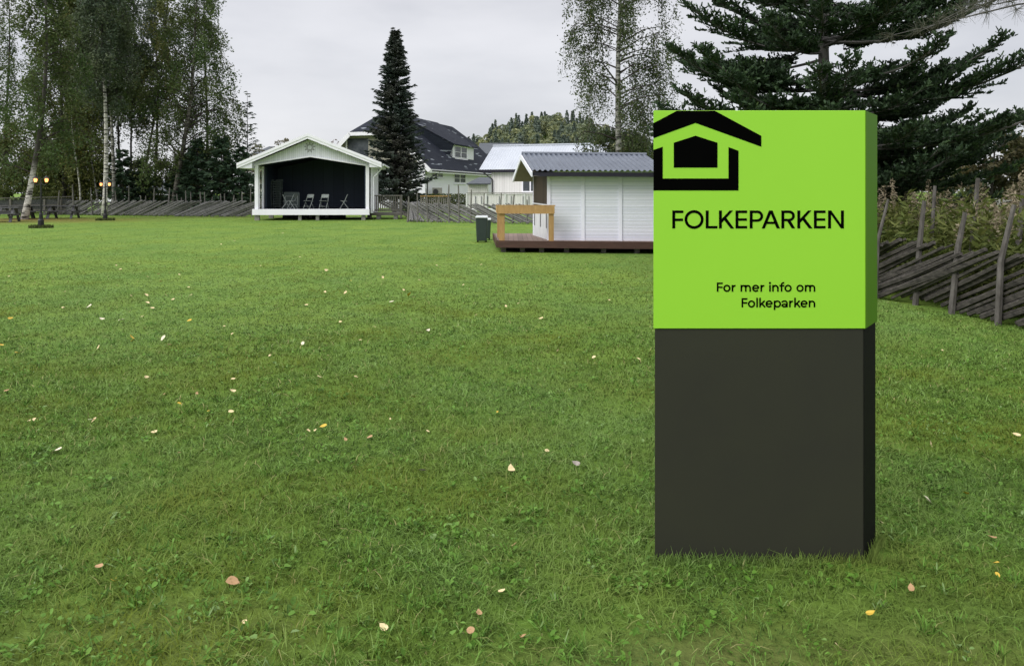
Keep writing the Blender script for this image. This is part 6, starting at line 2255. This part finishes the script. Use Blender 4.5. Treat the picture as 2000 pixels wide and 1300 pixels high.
LEAVES = {
    'cream': [(455, 748, 1.2), (455, 770, 1), (624, 743, 1.3), (695, 743, 1), (452, 812, 1.2), (617, 848, .8), (602, 849, .6), (998, 926, 1.2), (762, 825, .5), (835, 850, .7), (17, 543, 1), (61, 545, 1), (87, 541, 1), (124, 509, 1), (130, 518, 1),
              (227, 522, 1.1), (235, 530, 1.1), (270, 518, 1), (287, 544, 1.3), (310, 540, 1.1), (350, 540, 1.1), (354, 544, 1.1), (314, 553, 1), (230, 562, 1.3), (155, 570, 1.4), (127, 574, 1.2), (255, 582, 1.2), (285, 580, 1.3), (323, 580, 1.2),
              (368, 565, 1.3), (373, 580, 1), (338, 589, 1), (288, 596, 1.2), (298, 607, 1.2), (124, 605, 1), (280, 623, 1.3), (180, 649, 1.1), (283, 646, 1), (438, 642, 1), (454, 657, .8), (465, 674, 1), (332, 679, 1.1), (194, 683, 1),
              (515, 598, .9), (540, 516, 1.3), (586, 505, 1.2), (611, 507, 1.2), (509, 523, 1), (584, 534, 1.1), (560, 542, 1), (637, 531, 1.2), (620, 533, 1), (747, 545, 1.1), (635, 574, 1), (675, 575, 1), (599, 600, 1), (665, 634, 1),
              (808, 585, 1), (788, 570, 1), (819, 551, 1.1), (829, 508, 1.1), (864, 476, 1.3), (853, 522, 1), (801, 657, .7), (773, 687, .9), (704, 670, 1), (527, 700, 1), (730, 643, 1), (432, 480, 1.3), (458, 473, 1.3), (553, 458, 1.5),
              (1057, 627, 1), (1013, 597, 1), (988, 602, 1), (1030, 558, 1), (1246, 707, 1), (1160, 704, 1.2), (185, 828, 1.1), (302, 852, 1), (240, 745, .8), (286, 742, .9), (67, 827, .8), (58, 829, .8), (750, 1240, .8), (980, 1168, .7), (478, 1228, .6),
              (1815, 875, 1), (1880, 747, 1), (1985, 858, 1), (1840, 690, 1), (1640, 1282, 1.0), (1718, 1030, .8), (1068, 890, .9), (1135, 607, .8), (905, 560, .9), (930, 620, .8), (940, 520, 1), (885, 590, 1), (1100, 540, 1), (1190, 590, .9), (1090, 690, .8)],
    'pale': [(115, 887, 1.0), (182, 827, 1.2), (175, 603, 1.6), (237, 631, 1.9), (198, 629, 1.4), (320, 666, 1.6), (537, 602, 1.5), (593, 676, 1.5), (765, 594, 1.4), (765, 621, 1.4), (836, 650, 1.3), (504, 745, .5), (1808, 986, 1.2)],
    'yellow': [(410, 810, 1.2), (632, 841, 1.2), (256, 665, 1.6), (261, 671, 1.9), (34, 696, 1.6), (2, 680, 1.2), (684, 552, 1.3), (801, 580, 1.8), (222, 1150, 1), (21, 627, 1.2), (370, 631, 1.1), (1945, 1113, .8), (1948, 1135, .7), (972, 812, .7), (350, 795, .8), (1886, 975, .9), (1700, 1212, .9)],
    'tan': [(722, 863, 1.2), (675, 866, .8), (193, 1120, 1), (455, 1150, 1.1), (491, 1108, .8), (935, 1212, .9), (920, 1248, .9), (1022, 1260, .9), (1780, 1162, .8), (1935, 1063, 1.3), (320, 777, .7), (385, 775, .7), (13, 770, .9), (350, 893, .7), (1005, 1076, .6)],
    'rust': [(808, 783, 1.1)],
    'grey': [(825, 930, 1.2), (1125, 914, 1.2)],
}
LEAF_LABEL = {'cream': ('small cream coloured birch leaf lying on the mown grass', 'cream fallen leaves on the lawn'),
              'pale': ('larger nearly white fallen leaf lying on the mown grass', 'nearly white fallen leaves on the lawn'),
              'yellow': ('bright yellow fallen birch leaf lying on the grass', 'bright yellow fallen leaves on the lawn'),
              'tan': ('dull tan brown fallen leaf lying on the grass', 'tan fallen leaves on the lawn'),
              'rust': ('single rust red fallen leaf on the middle of the lawn', None),
              'grey': ('pale greyish withered leaf lying on the lawn left of the sign base', 'greyish withered leaves near the sign')}


def fallen_leaves():
    rng = np.random.default_rng(300)
    meshes = {}

    def leaf_mesh(kind, var):
        key = (kind, var)
        if key in meshes:
            return meshes[key]
        r2 = np.random.default_rng(hash(var) % 1000 + 5)
        vs, fs = [], []
        n = 12
        curl = (0.25, 0.5, -0.25)[var]
        for k in range(n):
            a = 2 * math.pi * k / n
            rr = 1.0 + (0.15 if k == 0 else 0) + r2.uniform(-.07, .07)
            x, y = 0.5 * rr * math.cos(a), 0.36 * rr * math.sin(a) * (1 - .2 * math.cos(a))
            vs.append((x, y, 0.22 + curl * (y * y * 1.8) + (0.25 * x * x if var != 1 else -.25 * x) + r2.uniform(-.02, .02)))
        vs.append((0.02, 0, 0.14))
        vs += [(0.55, 0.012, 0.24), (0.55, -.012, 0.24), (0.85, 0.0, 0.38)]
        fs = [(k, (k + 1) % n, n) for k in range(n)] + [(n + 1, n + 3, n + 2)]
        me = bpy.data.meshes.new('fallen_leaf')
        me.from_pydata(vs, [], fs)
        me.materials.append(M['leaf_' + kind])
        meshes[key] = me
        return me
    sx0, sx1 = 0.6, 1.62
    for kind, lst in LEAVES.items():
        lab, grp = LEAF_LABEL[kind]
        for px, py, s in lst:
            g = gnd(px, py)
            o = bpy.data.objects.new('fallen_leaf', leaf_mesh(kind, int(rng.integers(0, 3))))
            COL.objects.link(o)
            sz = 0.040 * s * rng.uniform(.85, 1.15) * (1.25 if g.y > 9 else 1.0)
            o.location = (g.x, g.y, 0.024 if g.y < 14 else 0.032)
            o.rotation_euler = (rng.normal() * .35, rng.normal() * .35, rng.random() * 6.28)
            o.scale = (sz, sz, sz)
            tag(o, lab, 'leaf', grp)


# ============================================================ light and view
def light():
    sc = bpy.context.scene
    w = bpy.data.worlds.new('World')
    sc.world = w
    w.use_nodes = True
    nt = w.node_tree
    nt.nodes.clear()
    out = nt.nodes.new('ShaderNodeOutputWorld')
    bg = N(nt, 'ShaderNodeBackground', Strength=0.1)
    el, az = R(38), R(238)      # sun behind and to the left of the camera
    sky = N(nt, 'ShaderNodeTexSky', sky_type='NISHITA', sun_disc=False)
    sky.sun_elevation = el
    sky.sun_rotation = az
    tc = N(nt, 'ShaderNodeTexCoord')
    sx = N(nt, 'ShaderNodeSeparateXYZ')
    nt.links.new(tc.outputs['Generated'], sx.inputs[0])
    # overcast: the cloud cover grows brighter towards the zenith
    lum = ramp(nt, [(0.0, (7.3, 7.45, 7.7)), (0.10, (7.9, 8.0, 8.4)), (0.30, (8.8, 8.85, 9.4)), (0.6, (15.0, 15.0, 15.3)), (1.0, (21.0, 21.0, 21.3))])
    nt.links.new(sx.outputs['Z'], lum.inputs[0])
    # upper sky brightened on the sun's side to leave the sign's right side darker
    dt = N(nt, 'ShaderNodeVectorMath', operation='DOT_PRODUCT')
    nt.links.new(tc.outputs['Generated'], dt.inputs[0])
    dt.inputs[1].default_value = (math.sin(az), math.cos(az), 0)
    wz = N(nt, 'ShaderNodeMapRange', interpolation_type='SMOOTHSTEP')
    wz.inputs[1].default_value, wz.inputs[2].default_value = 0.12, 0.5
    wz.inputs[3].default_value, wz.inputs[4].default_value = 0.0, 0.75
    nt.links.new(sx.outputs['Z'], wz.inputs[0])
    ma = N(nt, 'ShaderNodeMath', operation='MULTIPLY_ADD')
    nt.links.new(dt.outputs['Value'], ma.inputs[0])
    nt.links.new(wz.outputs[0], ma.inputs[1])
    ma.inputs[2].default_value = 1.0
    sc_ = N(nt, 'ShaderNodeVectorMath', operation='SCALE')
    nt.links.new(lum.outputs[0], sc_.inputs[0])
    nt.links.new(ma.outputs[0], sc_.inputs['Scale'])
    mp = N(nt, 'ShaderNodeMapping')
    mp.inputs['Scale'].default_value = (1.0, 1.0, 3.2)
    nt.links.new(tc.outputs['Generated'], mp.inputs[0])
    nz = N(nt, 'ShaderNodeTexNoise', Scale=2.6, Detail=5.0, Roughness=0.5)
    nt.links.new(mp.outputs[0], nz.inputs['Vector'])
    cl = ramp(nt, [(0.30, (0.80, 0.81, 0.83)), (0.52, (1.0, 1.0, 1.0)), (0.72, (1.14, 1.13, 1.12))])
    nt.links.new(nz.outputs[0], cl.inputs[0])
    mu = N(nt, 'ShaderNodeMix', data_type='RGBA', blend_type='MULTIPLY')
    mu.inputs[0].default_value = 1.0
    nt.links.new(sc_.outputs[0], mu.inputs[6])
    nt.links.new(cl.outputs[0], mu.inputs[7])
    mx = N(nt, 'ShaderNodeMix', data_type='RGBA')
    mx.inputs[0].default_value = 0.93
    nt.links.new(sky.outputs[0], mx.inputs[6])
    nt.links.new(mu.outputs[2], mx.inputs[7])
    nt.links.new(mx.outputs[2], bg.inputs[0])
    nt.links.new(bg.outputs[0], out.inputs[0])
    ld = bpy.data.lights.new('sun', 'SUN')
    ld.energy = 1.5
    ld.angle = R(25)
    ld.color = (1.0, 0.96, 0.9)
    lo = bpy.data.objects.new('sun', ld)
    COL.objects.link(lo)
    d = Vector((math.sin(az) * math.cos(el), math.cos(az) * math.cos(el), math.sin(el)))   # towards the sun
    lo.rotation_euler = (-d).to_track_quat('-Z', 'Y').to_euler()
    lo.location = d * 60
    sc.view_settings.view_transform = 'Standard'
    sc.view_settings.look = 'None'
    sc.view_settings.exposure = 0.0
    sc.view_settings.gamma = 1.0
    cam = bpy.data.cameras.new('camera')
    cam.sensor_width = 36.0
    cam.sensor_fit = 'HORIZONTAL'
    cam.lens = F / 2000 * 36.0
    cam.shift_y = -(650 - HY) / 2000
    cam.clip_end = 4000
    cam.clip_start = 0.05
    co = bpy.data.objects.new('camera', cam)
    COL.objects.link(co)
    co.location = (0, 0, CZ)
    co.rotation_euler = (math.pi / 2, 0, 0)
    sc.camera = co


light()
D = sign()
stage()
hut()
bins()
lamps()
picnic_tables()
fences()
house()
barn()
far_things()
left_stand()
parked_car()
middle_trees()
near_fir()
pine()
right_background()
tall_weeds()
lawn(D)
fallen_leaves()
